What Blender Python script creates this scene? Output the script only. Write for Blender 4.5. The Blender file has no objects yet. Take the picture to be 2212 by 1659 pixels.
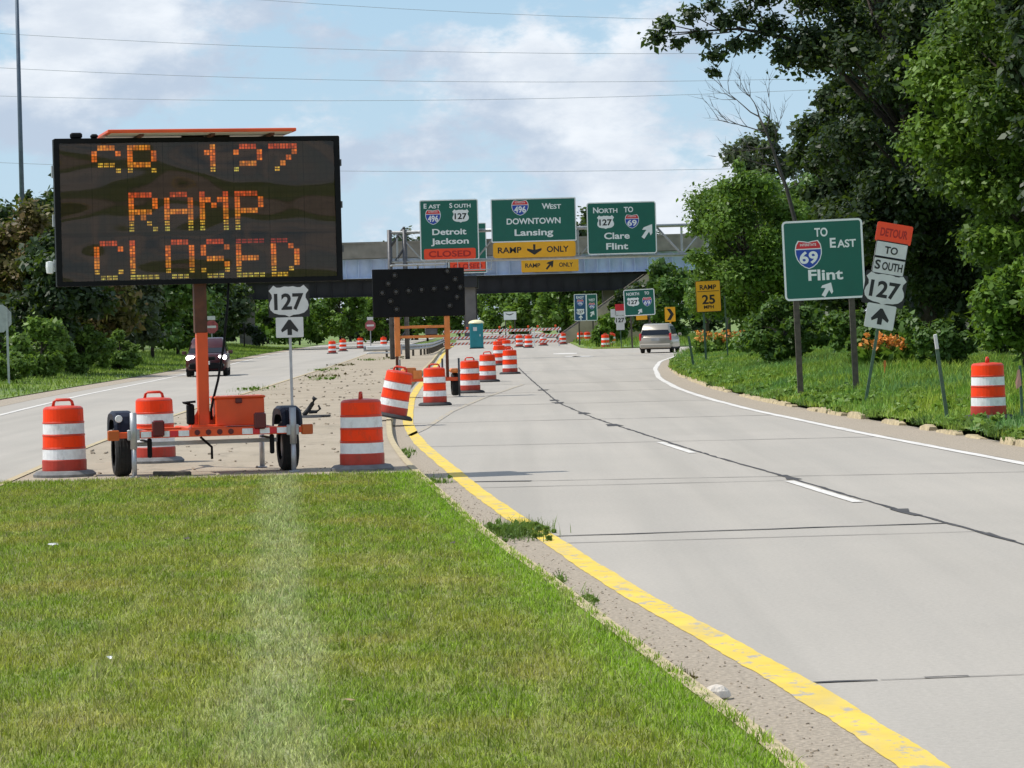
import bpy, math, random
import numpy as np
from mathutils import Vector, Matrix, Euler

# ------------------------------------------------------------------ camera, sky, sun, exposure
random.seed(11); rng = np.random.default_rng(11)
SC = bpy.context.scene
COL = SC.collection
F, CX, HY, CAMH, ROLL = 6600.0, 1106.0, 695.0, 2.05, math.radians(1.5)
CR, SR = math.cos(ROLL), math.sin(ROLL)

cam_d = bpy.data.cameras.new('camera'); cam = bpy.data.objects.new('camera', cam_d); COL.objects.link(cam)
cam_d.sensor_width = 36.0; cam_d.lens = 36.0 * F / 2212.0
cam_d.shift_y = -(829.5 - HY) / 2212.0
cam_d.clip_start = 0.5; cam_d.clip_end = 8000
cam.matrix_world = Matrix.Translation((0, 0, CAMH)) @ Matrix.Rotation(math.pi/2, 4, 'X') @ Matrix.Rotation(-ROLL, 4, 'Z')
SC.camera = cam

SUN_EL, SUN_AHEAD = math.radians(57), math.radians(2)     # sun stands to the left, a little ahead
to_sun = Vector((-math.cos(SUN_EL)*math.cos(SUN_AHEAD), math.cos(SUN_EL)*math.sin(SUN_AHEAD), math.sin(SUN_EL)))
sun_d = bpy.data.lights.new('sun', 'SUN'); sun_d.energy = 3.3; sun_d.angle = math.radians(0.5); sun_d.color = (1.0, 0.95, 0.87)
sun = bpy.data.objects.new('sun', sun_d); COL.objects.link(sun)
sun.rotation_euler = to_sun.to_track_quat('Z', 'Y').to_euler(); sun.location = (-20, 10, 40)

SC.view_settings.view_transform = 'Standard'; SC.view_settings.look = 'None'
SC.view_settings.exposure = 0.30; SC.view_settings.gamma = 1.0
SC.cycles.use_denoising = True
SC.cycles.max_bounces = 6; SC.cycles.diffuse_bounces = 3; SC.cycles.glossy_bounces = 2
SC.cycles.transparent_max_bounces = 8; SC.cycles.transmission_bounces = 3

world = bpy.data.worlds.new('World'); SC.world = world; world.use_nodes = True
def build_sky():
    nt = world.node_tree; N = nt.nodes; L = nt.links; N.clear()
    out = N.new('ShaderNodeOutputWorld'); bg = N.new('ShaderNodeBackground'); bg.inputs[1].default_value = 0.118
    sky = N.new('ShaderNodeTexSky'); sky.sky_type = 'NISHITA'; sky.sun_disc = False
    sky.sun_elevation = SUN_EL; sky.sun_rotation = math.atan2(to_sun.x, to_sun.y)
    sky.air_density = 1.0; sky.dust_density = 0.6; sky.ozone_density = 2.0
    tc = N.new('ShaderNodeTexCoord')
    def noise(scale, detail, rough, zs, off, lac=2.0):
        m = N.new('ShaderNodeMapping'); m.inputs['Scale'].default_value = (1, 1, zs); m.inputs['Location'].default_value = off
        n = N.new('ShaderNodeTexNoise'); n.inputs['Scale'].default_value = scale; n.inputs['Detail'].default_value = detail
        n.inputs['Roughness'].default_value = rough; n.inputs['Lacunarity'].default_value = lac
        L.new(tc.outputs['Generated'], m.inputs['Vector']); L.new(m.outputs[0], n.inputs['Vector']); return n.outputs['Fac']
    def ramp(src, a, b):
        r = N.new('ShaderNodeMapRange'); r.interpolation_type = 'SMOOTHSTEP'
        r.inputs[1].default_value = a; r.inputs[2].default_value = b; L.new(src, r.inputs[0]); return r.outputs[0]
    def mix(f, a, b):
        m = N.new('ShaderNodeMix'); m.data_type = 'RGBA'
        for sock, v in ((m.inputs[0], f), (m.inputs[6], a), (m.inputs[7], b)):
            if hasattr(v, 'links'): L.new(v, sock)
            else: sock.default_value = v
        return m.outputs[2]
    big = ramp(noise(11.0, 10, 0.60, 1.9, SKY_OFF), 0.455, 0.55)
    soft = ramp(noise(30.0, 6, 0.6, 2.4, (3.1, .4, 7.7)), 0.30, 0.72)
    shade = ramp(noise(11.0, 8, 0.60, 1.9, (SKY_OFF[0], SKY_OFF[1], SKY_OFF[2]-.028)), 0.44, 0.60)
    sep = N.new('ShaderNodeSeparateXYZ'); L.new(tc.outputs['Generated'], sep.inputs[0])
    haze = N.new('ShaderNodeMapRange'); haze.inputs[1].default_value = 0.0; haze.inputs[2].default_value = 0.16
    haze.inputs[3].default_value = 0.55; haze.inputs[4].default_value = 0.0; L.new(sep.outputs[2], haze.inputs[0])
    up = N.new('ShaderNodeMapRange'); up.inputs[1].default_value = 0.05; up.inputs[2].default_value = 0.4
    up.inputs[3].default_value = 0.75; up.inputs[4].default_value = 0.25; L.new(sep.outputs[2], up.inputs[0])
    blue = mix(up.outputs[0], sky.outputs[0], (2.45, 4.05, 5.55, 1))            # thin humid veil over the blue
    blue = mix(haze.outputs[0], blue, (4.5, 5.5, 6.4, 1))
    white = mix(soft, (5.0, 5.4, 6.0, 1), (6.5, 6.75, 7.1, 1))
    cloud = mix(shade, (3.6, 4.25, 5.2, 1), white)
    fac = N.new('ShaderNodeMath'); fac.operation = 'MULTIPLY'; fac.inputs[1].default_value = 0.9; L.new(big, fac.inputs[0])
    L.new(mix(fac.outputs[0], blue, cloud), bg.inputs[0]); L.new(bg.outputs[0], out.inputs[0])
SKY_OFF = (0.35, 0.2, 0.62)
build_sky()

# ------------------------------------------------------------------ helpers: geometry of the view -> world
def ray(px, py):
    u, v = px - CX, HY - py
    return (u*CR + v*SR) / F, (-u*SR + v*CR) / F
def at(px, py, d):
    a, b = ray(px, py); return Vector((a*d, d, CAMH + b*d))
def gp(px, py, z=0.0):
    a, b = ray(px, py); d = (z - CAMH) / b
    return Vector((a*d, d, z))
def lerp_curve(pts):
    ys = [p[1] for p in pts]; xs = [p[0] for p in pts]
    return lambda y: float(np.interp(y, ys, xs))
def smooth_curve(pts, k=5.0):
    ys = np.array([p[1] for p in pts], float); xs = np.array([p[0] for p in pts], float)
    def f(y):
        s = np.linspace(-1, 1, 9) * min(k, max(1.0, abs(y)*0.09))
        return float(np.mean(np.interp(y + s, ys, xs)))
    return f

# ------------------------------------------------------------------ helpers: materials
def S(r, g, b):
    f = lambda c: (c/255/12.92) if c <= 10 else ((c/255 + .055)/1.055)**2.4
    return (f(r), f(g), f(b), 1.0)
def mat(name, col, rough=0.6, metal=0.0, var=0.0, vscale=6.0, bump=0.0, bscale=40.0, emit=None, spec=0.5, dirt=None, coat=0.0, smudge=None):
    m = bpy.data.materials.new(name); m.use_nodes = True
    nt = m.node_tree; N = nt.nodes; L = nt.links; p = N['Principled BSDF']
    c = col if len(col) == 4 else (*col, 1)
    p.inputs['Base Color'].default_value = c; p.inputs['Roughness'].default_value = rough; p.inputs['Metallic'].default_value = metal
    p.inputs['Specular IOR Level'].default_value = spec
    if coat: p.inputs['Coat Weight'].default_value = coat
    tc = N.new('ShaderNodeTexCoord')
    if var or dirt:
        n = N.new('ShaderNodeTexNoise'); n.inputs['Scale'].default_value = vscale; n.inputs['Detail'].default_value = 6
        L.new(tc.outputs['Object'], n.inputs['Vector'])
        r = N.new('ShaderNodeMapRange'); r.inputs[1].default_value = .3; r.inputs[2].default_value = .7; L.new(n.outputs['Fac'], r.inputs[0])
        x = N.new('ShaderNodeMix'); x.data_type = 'RGBA'; L.new(r.outputs[0], x.inputs[0])
        lo = dirt if dirt else tuple(v*(1-var) for v in c[:3]) + (1,)
        hi = c if dirt else tuple(min(1, v*(1+var)) for v in c[:3]) + (1,)
        x.inputs[6].default_value = lo; x.inputs[7].default_value = hi; L.new(x.outputs[2], p.inputs['Base Color'])
        r2 = N.new('ShaderNodeMapRange'); r2.inputs[3].default_value = max(.05, rough-.12); r2.inputs[4].default_value = min(1, rough+.12)
        L.new(n.outputs['Fac'], r2.inputs[0]); L.new(r2.outputs[0], p.inputs['Roughness'])
    if smudge:
        base = p.inputs['Base Color'].links[0].from_socket if p.inputs['Base Color'].links else None
        n3 = N.new('ShaderNodeTexNoise'); n3.inputs['Scale'].default_value = 7; n3.inputs['Detail'].default_value = 8; n3.inputs['Roughness'].default_value = .72; mp3 = N.new('ShaderNodeMapping'); mp3.inputs['Scale'].default_value = (1, 1, .45)
        oi = N.new('ShaderNodeObjectInfo'); ad = N.new('ShaderNodeVectorMath'); ad.operation = 'ADD'; sc3 = N.new('ShaderNodeVectorMath'); sc3.operation = 'SCALE'; sc3.inputs['Scale'].default_value = 3.1
        L.new(oi.outputs['Location'], sc3.inputs[0]); L.new(tc.outputs['Object'], ad.inputs[0]); L.new(sc3.outputs[0], ad.inputs[1]); L.new(ad.outputs[0], mp3.inputs['Vector']); L.new(mp3.outputs[0], n3.inputs['Vector'])
        r3 = N.new('ShaderNodeMapRange'); r3.inputs[1].default_value = .53; r3.inputs[2].default_value = .74; r3.inputs[4].default_value = .75; L.new(n3.outputs['Fac'], r3.inputs[0])
        x3 = N.new('ShaderNodeMix'); x3.data_type = 'RGBA'; L.new(r3.outputs[0], x3.inputs[0]); L.new(base, x3.inputs[6]); x3.inputs[7].default_value = smudge; L.new(x3.outputs[2], p.inputs['Base Color'])
    if bump:
        n2 = N.new('ShaderNodeTexNoise'); n2.inputs['Scale'].default_value = bscale; n2.inputs['Detail'].default_value = 4
        L.new(tc.outputs['Object'], n2.inputs['Vector'])
        b = N.new('ShaderNodeBump'); b.inputs['Strength'].default_value = bump; b.inputs['Distance'].default_value = .02
        L.new(n2.outputs['Fac'], b.inputs['Height']); L.new(b.outputs[0], p.inputs['Normal'])
    if emit:
        p.inputs['Emission Color'].default_value = emit[0]; p.inputs['Emission Strength'].default_value = emit[1]
    return m

class G:   # small node-graph writer
    def __init__(s, name):
        s.m = bpy.data.materials.new(name); s.m.use_nodes = True; s.N = s.m.node_tree.nodes; s.L = s.m.node_tree.links
        s.p = s.N['Principled BSDF']; s.tc = s.N.new('ShaderNodeTexCoord')
    def put(s, sock, v):
        if hasattr(v, 'is_output'): s.L.new(v, sock)
        else: sock.default_value = v
    def noise(s, scale, detail=5, rough=.55, stretch=(1,1,1), off=(0,0,0)):
        mp = s.N.new('ShaderNodeMapping'); mp.inputs['Scale'].default_value = stretch; mp.inputs['Location'].default_value = off
        n = s.N.new('ShaderNodeTexNoise'); n.inputs['Scale'].default_value = scale; n.inputs['Detail'].default_value = detail; n.inputs['Roughness'].default_value = rough
        s.L.new(s.tc.outputs['Object'], mp.inputs['Vector']); s.L.new(mp.outputs[0], n.inputs['Vector']); return n.outputs['Fac']
    def ramp(s, v, a, b, lo=0.0, hi=1.0):
        r = s.N.new('ShaderNodeMapRange'); r.interpolation_type = 'SMOOTHSTEP'
        for i, q in enumerate((None, a, b, lo, hi)):
            if i: r.inputs[i].default_value = q
        s.put(r.inputs[0], v); return r.outputs[0]
    def math(s, op, a, b=0.0):
        n = s.N.new('ShaderNodeMath'); n.operation = op; s.put(n.inputs[0], a); s.put(n.inputs[1], b); return n.outputs[0]
    def mix(s, f, a, b, mode='MIX'):
        n = s.N.new('ShaderNodeMix'); n.data_type = 'RGBA'; n.blend_type = mode
        s.put(n.inputs[0], f); s.put(n.inputs[6], a); s.put(n.inputs[7], b); return n.outputs[2]
    def xyz(s):
        n = s.N.new('ShaderNodeSeparateXYZ'); s.L.new(s.tc.outputs['Object'], n.inputs[0]); return n.outputs
    def island(s):
        return s.N.new('ShaderNodeNewGeometry').outputs['Random Per Island']
    def bump(s, h, strength, dist=.02):
        b = s.N.new('ShaderNodeBump'); b.inputs['Strength'].default_value = strength; b.inputs['Distance'].default_value = dist
        s.put(b.inputs['Height'], h); s.L.new(b.outputs[0], s.p.inputs['Normal'])

def leaf_mat(name, a, b, c, trans=0.3):
    g = G(name); isl = g.island()
    big = g.ramp(g.noise(.55, 4), .35, .65)
    col = g.mix(isl, a, b); col = g.mix(g.math('MULTIPLY', big, .75), col, c)
    val = g.ramp(g.math('FRACT', g.math('MULTIPLY', isl, 37.0)), 0, 1, .65, 1.25)
    col = g.mix(1.0, col, val, 'MULTIPLY')
    g.put(g.p.inputs['Base Color'], col); g.p.inputs['Roughness'].default_value = .5; g.p.inputs['Specular IOR Level'].default_value = .35
    t = g.N.new('ShaderNodeBsdfTranslucent'); g.put(t.inputs['Color'], g.mix(.5, col, (.25, .4, .03, 1)))
    x = g.N.new('ShaderNodeMixShader'); x.inputs[0].default_value = trans
    out = g.N['Material Output']; g.L.new(g.p.outputs[0], x.inputs[1]); g.L.new(t.outputs[0], x.inputs[2]); g.L.new(x.outputs[0], out.inputs[0])
    return g.m

# ------------------------------------------------------------------ helpers: mesh building
_fonts = {}
def glyphs(s, bold=0.0):
    key = (s, bold)
    if key in _fonts: return _fonts[key]
    cu = bpy.data.curves.new('lettering', 'FONT'); cu.body = s; cu.offset = bold; cu.resolution_u = 4
    ob = bpy.data.objects.new('lettering', cu); COL.objects.link(ob)
    dg = bpy.context.evaluated_depsgraph_get(); me = ob.evaluated_get(dg).to_mesh()
    v = [tuple(q.co)[:2] for q in me.vertices]; f = [tuple(p.vertices) for p in me.polygons]
    ob.evaluated_get(dg).to_mesh_clear(); bpy.data.objects.remove(ob); bpy.data.curves.remove(cu)
    xs = [q[0] for q in v]; ys = [q[1] for q in v]
    _fonts[key] = (v, f, min(xs), max(xs), min(ys), max(ys)); return _fonts[key]

class MB:
    def __init__(s): s.v = []; s.f = []; s.smooth = set()
    def add(s, vs, fs, smooth=False):
        o = len(s.v); s.v += [tuple(q) for q in vs]
        for q in fs:
            if smooth: s.smooth.add(len(s.f))
            s.f.append(tuple(i+o for i in q))
        return s
    def box(s, c, d, rot=None, taper=1.0):
        x, y, z = d[0]/2, d[1]/2, d[2]/2
        vs = [Vector((a*x*(taper if k > 0 else 1), b*y*(taper if k > 0 else 1), k*z)) for k in (-1, 1) for b in (-1, 1) for a in (-1, 1)]
        if rot is not None:
            R = Euler(rot).to_matrix(); vs = [R @ q for q in vs]
        vs = [q + Vector(c) for q in vs]
        return s.add(vs, [(0,2,3,1),(4,5,7,6),(0,1,5,4),(1,3,7,5),(3,2,6,7),(2,0,4,6)])
    def bbox(s, c, d, r=.02, rot=None):      # box with chamfered vertical edges and top
        x, y, z = d[0]/2, d[1]/2, d[2]/2; r = min(r, x*.9, y*.9, z*.9)
        def ring(xx, yy, zz, k):
            return [(xx-k, -yy, zz), (xx, -yy+k, zz), (xx, yy-k, zz), (xx-k, yy, zz), (-xx+k, yy, zz), (-xx, yy-k, zz), (-xx, -yy+k, zz), (-xx+k, -yy, zz)]
        vs = ring(x-r, y-r, -z, r*.6) + ring(x, y, -z+r, r) + ring(x, y, z-r, r) + ring(x-r, y-r, z, r*.6)
        fs = [tuple(range(7, -1, -1)), tuple(range(24, 32))]
        for k in range(3):
            for i in range(8): fs.append((k*8+i, k*8+(i+1) % 8, k*8+8+(i+1) % 8, k*8+8+i))
        R = Euler(rot).to_matrix() if rot is not None else Matrix.Identity(3)
        return s.add([R @ Vector(q) + Vector(c) for q in vs], fs)
    def tube(s, pts, rad, n=8, cap=True):
        pts = [Vector(p) for p in pts]; m = len(pts)
        rad = [rad]*m if not hasattr(rad, '__len__') else rad
        vs, fs = [], []
        ref = Vector((0, 0, 1))
        for i, p in enumerate(pts):
            t = (pts[min(i+1, m-1)] - pts[max(i-1, 0)]).normalized()
            if abs(t.dot(ref)) > .95: ref = Vector((1, 0, 0)) if abs(t.x) < .9 else Vector((0, 1, 0))
            a = t.cross(ref).normalized(); b = t.cross(a)
            for k in range(n):
                q = 2*math.pi*k/n; vs.append(p + (a*math.cos(q) + b*math.sin(q))*rad[i])
        for i in range(m-1):
            for k in range(n): fs.append((i*n+k, i*n+(k+1) % n, (i+1)*n+(k+1) % n, (i+1)*n+k))
        s.add(vs, fs, n > 5)
        if cap:
            o = len(s.v) - len(vs); s.f.append(tuple(o+k for k in range(n-1, -1, -1))); s.f.append(tuple(o+(m-1)*n+k for k in range(n)))
        return s
    def lathe(s, prof, n=28, c=(0,0,0), axis='z', caps=False):
        vs, fs = [], []
        for r, h in prof:
            for k in range(n):
                q = 2*math.pi*k/n
                if axis == 'z': vs.append((c[0]+r*math.cos(q), c[1]+r*math.sin(q), c[2]+h))
                elif axis == 'x': vs.append((c[0]+h, c[1]+r*math.cos(q), c[2]+r*math.sin(q)))
                else: vs.append((c[0]+r*math.sin(q), c[1]+h, c[2]+r*math.cos(q)))
        m = len(prof)
        for i in range(m-1):
            for k in range(n): fs.append((i*n+k, i*n+(k+1) % n, (i+1)*n+(k+1) % n, (i+1)*n+k))
        if caps: fs += [tuple(range(n-1, -1, -1)), tuple(range((m-1)*n, m*n))]
        return s.add(vs, fs, False)
    def plate(s, pts, y, th=.0):             # polygon in x/z facing -y, front at y, with thickness
        n = len(pts)
        vs = [(a, y, b) for a, b in pts]
        if th == 0: return s.add(vs, [tuple(range(n))])
        vs += [(a, y+th, b) for a, b in pts]
        fs = [tuple(range(n)), tuple(range(2*n-1, n-1, -1))] + [((i+1) % n, i, n+i, n+(i+1) % n) for i in range(n)]
        return s.add(vs, fs)
    def ring(s, outer, inner, y, th):        # frame between two outlines of equal count
        n = len(outer); vs = [(a, y, b) for a, b in outer] + [(a, y, b) for a, b in inner] + [(a, y+th, b) for a, b in outer] + [(a, y+th, b) for a, b in inner]
        fs = []
        for i in range(n):
            j = (i+1) % n
            fs += [(i, j, n+j, n+i), (j, i, 2*n+i, 2*n+j), (n+i, n+j, 3*n+j, 3*n+i)]
        return s.add(vs, fs)
    def text(s, t, cx, cz, h, y, w=None, bold=.012, left=False):
        v, f, x0, x1, y0, y1 = glyphs(t, bold)
        _, _, _, _, b0, b1 = glyphs('H', bold)
        k = h/(b1-b0); kx = k if w is None else w/(x1-x0)
        mx = x0 if left else (x0+x1)/2
        vs = [(cx+(a-mx)*kx, y, cz + (b-(b0+b1)/2)*k) for a, b in v]
        return s.add(vs, [q[:] for q in f])
    def build(s, name, material, parent=None, loc=None, rot=None, smooth=False):
        me = bpy.data.meshes.new(name); me.from_pydata(s.v, [], s.f)
        if smooth or s.smooth:
            me.polygons.foreach_set('use_smooth', [bool(smooth or (i in s.smooth)) for i in range(len(me.polygons))])
        me.materials.append(material); me.update()
        o = bpy.data.objects.new(name, me); COL.objects.link(o)
        if parent: o.parent = parent
        if loc is not None: o.location = loc
        if rot is not None: o.rotation_euler = rot
        return o

def tag(o, label=None, cat=None, group=None, kind=None):
    if label: o['label'] = label
    if cat: o['category'] = cat
    if group: o['group'] = group
    if kind: o['kind'] = kind
    return o
def thing(name, label, cat, loc=(0,0,0), rot=(0,0,0), group=None):
    o = bpy.data.objects.new(name, None); COL.objects.link(o); o.empty_display_size = .3
    o.location = loc; o.rotation_euler = rot; return tag(o, label, cat, group)
def dup(o, parent=None):
    c = o.copy(); COL.objects.link(c)
    if parent: c.parent = parent
    for ch in list(o.children): dup(ch, c)
    return c
def fast_mesh(name, verts, faces, material, parent=None):     # numpy verts (n,3), faces (m,k)
    me = bpy.data.meshes.new(name); nv, (nf, k) = len(verts), faces.shape
    me.vertices.add(nv); me.vertices.foreach_set('co', verts.astype(np.float32).ravel())
    me.loops.add(nf*k); me.loops.foreach_set('vertex_index', faces.astype(np.int32).ravel())
    me.polygons.add(nf); me.polygons.foreach_set('loop_start', np.arange(0, nf*k, k, dtype=np.int32))
    me.update(calc_edges=True); me.materials.append(material)
    o = bpy.data.objects.new(name, me); COL.objects.link(o)
    if parent: o.parent = parent
    return o
def rrect(w, h, r, n=4, cx=0, cz=0):
    out = []
    for qx, qz, a0 in ((1, -1, -90), (1, 1, 0), (-1, 1, 90), (-1, -1, 180)):
        for k in range(n+1):
            a = math.radians(a0 + 90*k/n); out.append((cx+qx*(w/2-r)+r*math.cos(a), cz+qz*(h/2-r)+r*math.sin(a)))
    return out

# ------------------------------------------------------------------ materials
M = {}
M['fluo'] = mat('orange_sheeting', (.95, .05, .002), .5, smudge=(.50, .06, .02, 1), var=.05, spec=.25, vscale=5)
M['stripe'] = mat('faded_orange_sheeting', (.62, .11, .05), .5, var=.15)
M['drum_plastic'] = mat('orange_plastic', (.62, .045, .014), .42, var=.15, vscale=5)
M['drum_low'] = mat('faded_orange_plastic', (.42, .03, .014), .45, var=.22, vscale=6, smudge=(.20, .06, .035, 1))
M['white_band'] = mat('white_sheeting', (.80, .80, .80), .5, var=.08, vscale=14, smudge=(.42, .39, .35, 1))
M['rubber'] = mat('rubber', (.03, .03, .032), .75, var=.35, vscale=8)
M['rubber_grey'] = mat('dusty_rubber', (.17, .17, .17), .8, var=.3, vscale=8)
M['orange_paint'] = mat('orange_paint', (.75, .085, .012), .42, var=.12, vscale=3, spec=.5)
M['orange_faded'] = mat('faded_orange_paint', (.72, .22, .05), .55, var=.18, vscale=4)
M['brown_steel'] = mat('dark_brown_steel', (.10, .034, .017), .75, var=.4, vscale=7)
M['black'] = mat('black_paint', (.007, .007, .008), .6, var=.3, vscale=5, spec=.15)
M['navy'] = mat('dark_blue_plastic', (.010, .013, .026), .5, var=.3, vscale=4, spec=.2)
M['galv'] = mat('galvanised_steel', (.42, .43, .44), .48, .55, var=.15, vscale=7)
M['steel_dark'] = mat('dark_steel', (.10, .10, .105), .5, .5, var=.3, vscale=5)
M['amber'] = mat('amber_lens', (.5, .10, .012), .3)
M['red_lens'] = mat('dark_red_lens', (.10, .006, .008), .25)
M['sign_green'] = mat('green_sheeting', (.003, .115, .078), .45, var=.06, vscale=2)
M['sign_white'] = mat('white_sign_sheeting', (.80, .81, .79), .45, var=.04, vscale=3)
M['sign_grey'] = mat('aged_white_sheeting', (.62, .62, .60), .5, var=.08, vscale=4)
M['sign_black'] = mat('black_legend', (.012, .012, .012), .5)
M['sign_yellow'] = mat('yellow_sheeting', (.85, .40, .008), .45, var=.06, vscale=2)
M['sign_orange'] = mat('orange_sign_sheeting', (.92, .065, .012), .45, var=.05, vscale=3)
M['sign_dkorange'] = mat('dark_orange_legend', (.42, .012, .006), .5)
M['sign_blue'] = mat('blue_sheeting', (.012, .055, .36), .45)
M['sign_teal'] = mat('teal_blue_sheeting', (.012, .075, .17), .45)
M['sign_pink'] = mat('faded_red_sheeting', (.36, .08, .085), .55, var=.3)
M['sign_red'] = mat('red_sheeting', (.62, .02, .03), .45, var=.1, vscale=5)
M['sign_back'] = mat('bare_aluminium', (.40, .41, .42), .5, .5, var=.15, vscale=5)
M['wood_post'] = mat('weathered_wood', (.080, .068, .052), .85, var=.35, vscale=9, bump=.3)
M['green_post'] = mat('green_steel_post', (.075, .13, .085), .55, .2, var=.25, vscale=9)
M['white_paint'] = mat('white_paint', (.75, .76, .75), .5, var=.06, vscale=6)
M['barrel_teal'] = mat('teal_plastic', (.012, .21, .24), .45, var=.1, vscale=2)
M['cream'] = mat('cream_plastic', (.80, .74, .44), .5)
M['glass_dark'] = mat('tinted_glass', (.010, .014, .022), .10, spec=.5)
M['tyre'] = mat('tyre_rubber', (.012, .012, .012), .85, var=.4, vscale=12)
M['chrome'] = mat('bright_metal', (.6, .6, .6), .25, .9)
M['asphalt'] = mat('gutter_asphalt', (.38, .32, .245), .95, var=.30, vscale=34, bump=.6, bscale=110)
M['grit'] = mat('loose_grit', (.34, .28, .21), .95, var=.4, vscale=1.7)
M['kerb'] = mat('old_concrete_kerb', (.47, .385, .235), .9, var=.25, vscale=7, bump=.5, bscale=30)
M['bark'] = mat('bark', (.055, .043, .034), .9, var=.4, vscale=8, bump=.6)
M['dead_bark'] = mat('bare_dead_wood', (.075, .066, .058), .9, var=.3, vscale=8)
M['pole_blue'] = mat('weathered_pole_steel', (.10, .13, .17), .5, .4, var=.15, vscale=3)
M['wire'] = mat('cable', (.30, .33, .36), .6)
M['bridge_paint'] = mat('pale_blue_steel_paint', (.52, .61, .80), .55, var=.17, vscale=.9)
M['bridge_dark'] = mat('shade_dark_steel', (.030, .030, .034), .7, var=.3, vscale=.8)  # shade under the decks painted into the steel colour
M['bridge_conc'] = mat('stained_concrete', (.25, .222, .19), .9, var=.25, vscale=.9)
M['slope_conc'] = mat('slope_paving', (.40, .33, .24), .9, var=.2, vscale=1.2)
M['pier_conc'] = mat('grey_pier_concrete', (.17, .155, .15), .9, var=.25, vscale=.8)
M['rock'] = mat('pale_rock', (.66, .60, .52), .9, var=.2, vscale=14, bump=.6)
M['leafdry'] = mat('dry_leaf', (.32, .22, .11), .8, var=.3, vscale=20)

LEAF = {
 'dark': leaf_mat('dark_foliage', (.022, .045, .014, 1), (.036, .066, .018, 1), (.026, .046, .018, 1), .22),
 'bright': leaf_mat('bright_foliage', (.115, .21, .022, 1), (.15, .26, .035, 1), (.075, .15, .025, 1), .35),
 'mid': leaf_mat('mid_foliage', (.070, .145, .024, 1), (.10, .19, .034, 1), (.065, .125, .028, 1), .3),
 'sunpatch': leaf_mat('sunpatch_foliage', (.042, .085, .014, 1), (.065, .12, .02, 1), (.17, .285, .03, 1), .32),  # bright third colour paints sunlit patches into the leaves
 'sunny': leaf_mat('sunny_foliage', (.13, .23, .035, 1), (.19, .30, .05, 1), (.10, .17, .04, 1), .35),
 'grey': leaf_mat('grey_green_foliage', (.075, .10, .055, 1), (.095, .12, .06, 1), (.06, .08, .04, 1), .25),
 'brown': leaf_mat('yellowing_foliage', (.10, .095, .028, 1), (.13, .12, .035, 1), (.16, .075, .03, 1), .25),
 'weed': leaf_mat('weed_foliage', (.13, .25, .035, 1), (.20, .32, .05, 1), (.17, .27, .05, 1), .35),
 'lily': leaf_mat('orange_petals', (.85, .30, .05, 1), (.90, .44, .12, 1), (.78, .24, .07, 1), .3),
}

def road_mat():
    g = G('worn_concrete'); xyz = g.xyz()
    big = g.ramp(g.noise(.16, 5), .3, .7); streak = g.ramp(g.noise(1.3, 5, .6, (1, .04, 1)), .3, .72)
    fine = g.ramp(g.noise(26, 3, .7), .25, .8); blot = g.ramp(g.noise(1.1, 6, .65, (1, .6, 1)), .55, .85)
    c = g.mix(big, (.365, .337, .292, 1), (.42, .386, .334, 1))
    c = g.mix(g.math('MULTIPLY', streak, .5), c, (.315, .295, .262, 1))
    c = g.mix(g.math('MULTIPLY', blot, .3), c, (.25, .23, .20, 1))
    c = g.mix(g.math('MULTIPLY', fine, .42), c, (.52, .48, .425, 1)); dk = g.ramp(g.noise(31, 4, .75, (1,1,1), (7, 3, 0)), .50, .72); c = g.mix(g.math('MULTIPLY', dk, .30), c, (.26, .24, .205, 1)); trk = g.ramp(g.noise(.9, 4, .55, (1, .02, 1), (2.4, 1, 0)), .46, .66); c = g.mix(g.math('MULTIPLY', trk, .30), c, (.29, .27, .235, 1))
    speck = g.ramp(g.noise(55, 2, .5), .70, .78); c = g.mix(g.math('MULTIPLY', speck, .35), c, (.20, .18, .16, 1))
    g.put(g.p.inputs['Base Color'], c); g.p.inputs['Roughness'].default_value = .88; g.p.inputs['Specular IOR Level'].default_value = .3
    g.bump(g.noise(45, 3), .25, .01); return g.m
M['road'] = road_mat()
def paint_mat(name, col, wear=.55, under=(.37, .345, .31, 1)):
    g = G(name)
    n = g.noise(7, 9, .74, (1, .55, 1)); w = g.ramp(n, wear-.03, wear+.08); d2 = g.ramp(g.noise(1.7, 5, .6, (1, .3, 1), (4, 2, 0)), .50, .72)
    t = g.ramp(g.noise(2.2, 4), .3, .7); c = g.mix(t, col, tuple(v*.84 for v in col[:3]) + (1,))
    c = g.mix(g.math('MULTIPLY', d2, .38), c, under); g.put(g.p.inputs['Base Color'], g.mix(w, c, under)); g.p.inputs['Roughness'].default_value = .8; return g.m
M['line_yellow'] = paint_mat('yellow_road_paint', (.78, .56, .08, 1), .55)
M['line_white'] = paint_mat('white_road_paint', (.72, .69, .64, 1), .62)
M['line_old'] = paint_mat('faded_yellow_paint', (.52, .41, .22, 1), .44)
M['joint'] = mat('joint_sealant', (.055, .052, .05), .8, var=.4, vscale=3)
M['joint_faint'] = mat('joint_dirt', (.20, .185, .165), .9, var=.25, vscale=2)
def island_mat():
    g = G('gritty_island_concrete')
    big = g.ramp(g.noise(.5, 5), .3, .7); pat = g.ramp(g.noise(3.2, 7, .7, (1, .35, 1)), .52, .66); grit = g.ramp(g.noise(38, 3, .7), .3, .75)
    c = g.mix(big, (.315, .26, .185, 1), (.385, .32, .235, 1)); c = g.mix(g.math('MULTIPLY', pat, .55), c, (.20, .165, .12, 1))
    c = g.mix(g.math('MULTIPLY', grit, .3), c, (.50, .44, .35, 1))
    g.put(g.p.inputs['Base Color'], c); g.p.inputs['Roughness'].default_value = .95; g.bump(g.noise(14, 6), .6, .03); return g.m
M['island'] = island_mat()

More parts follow.
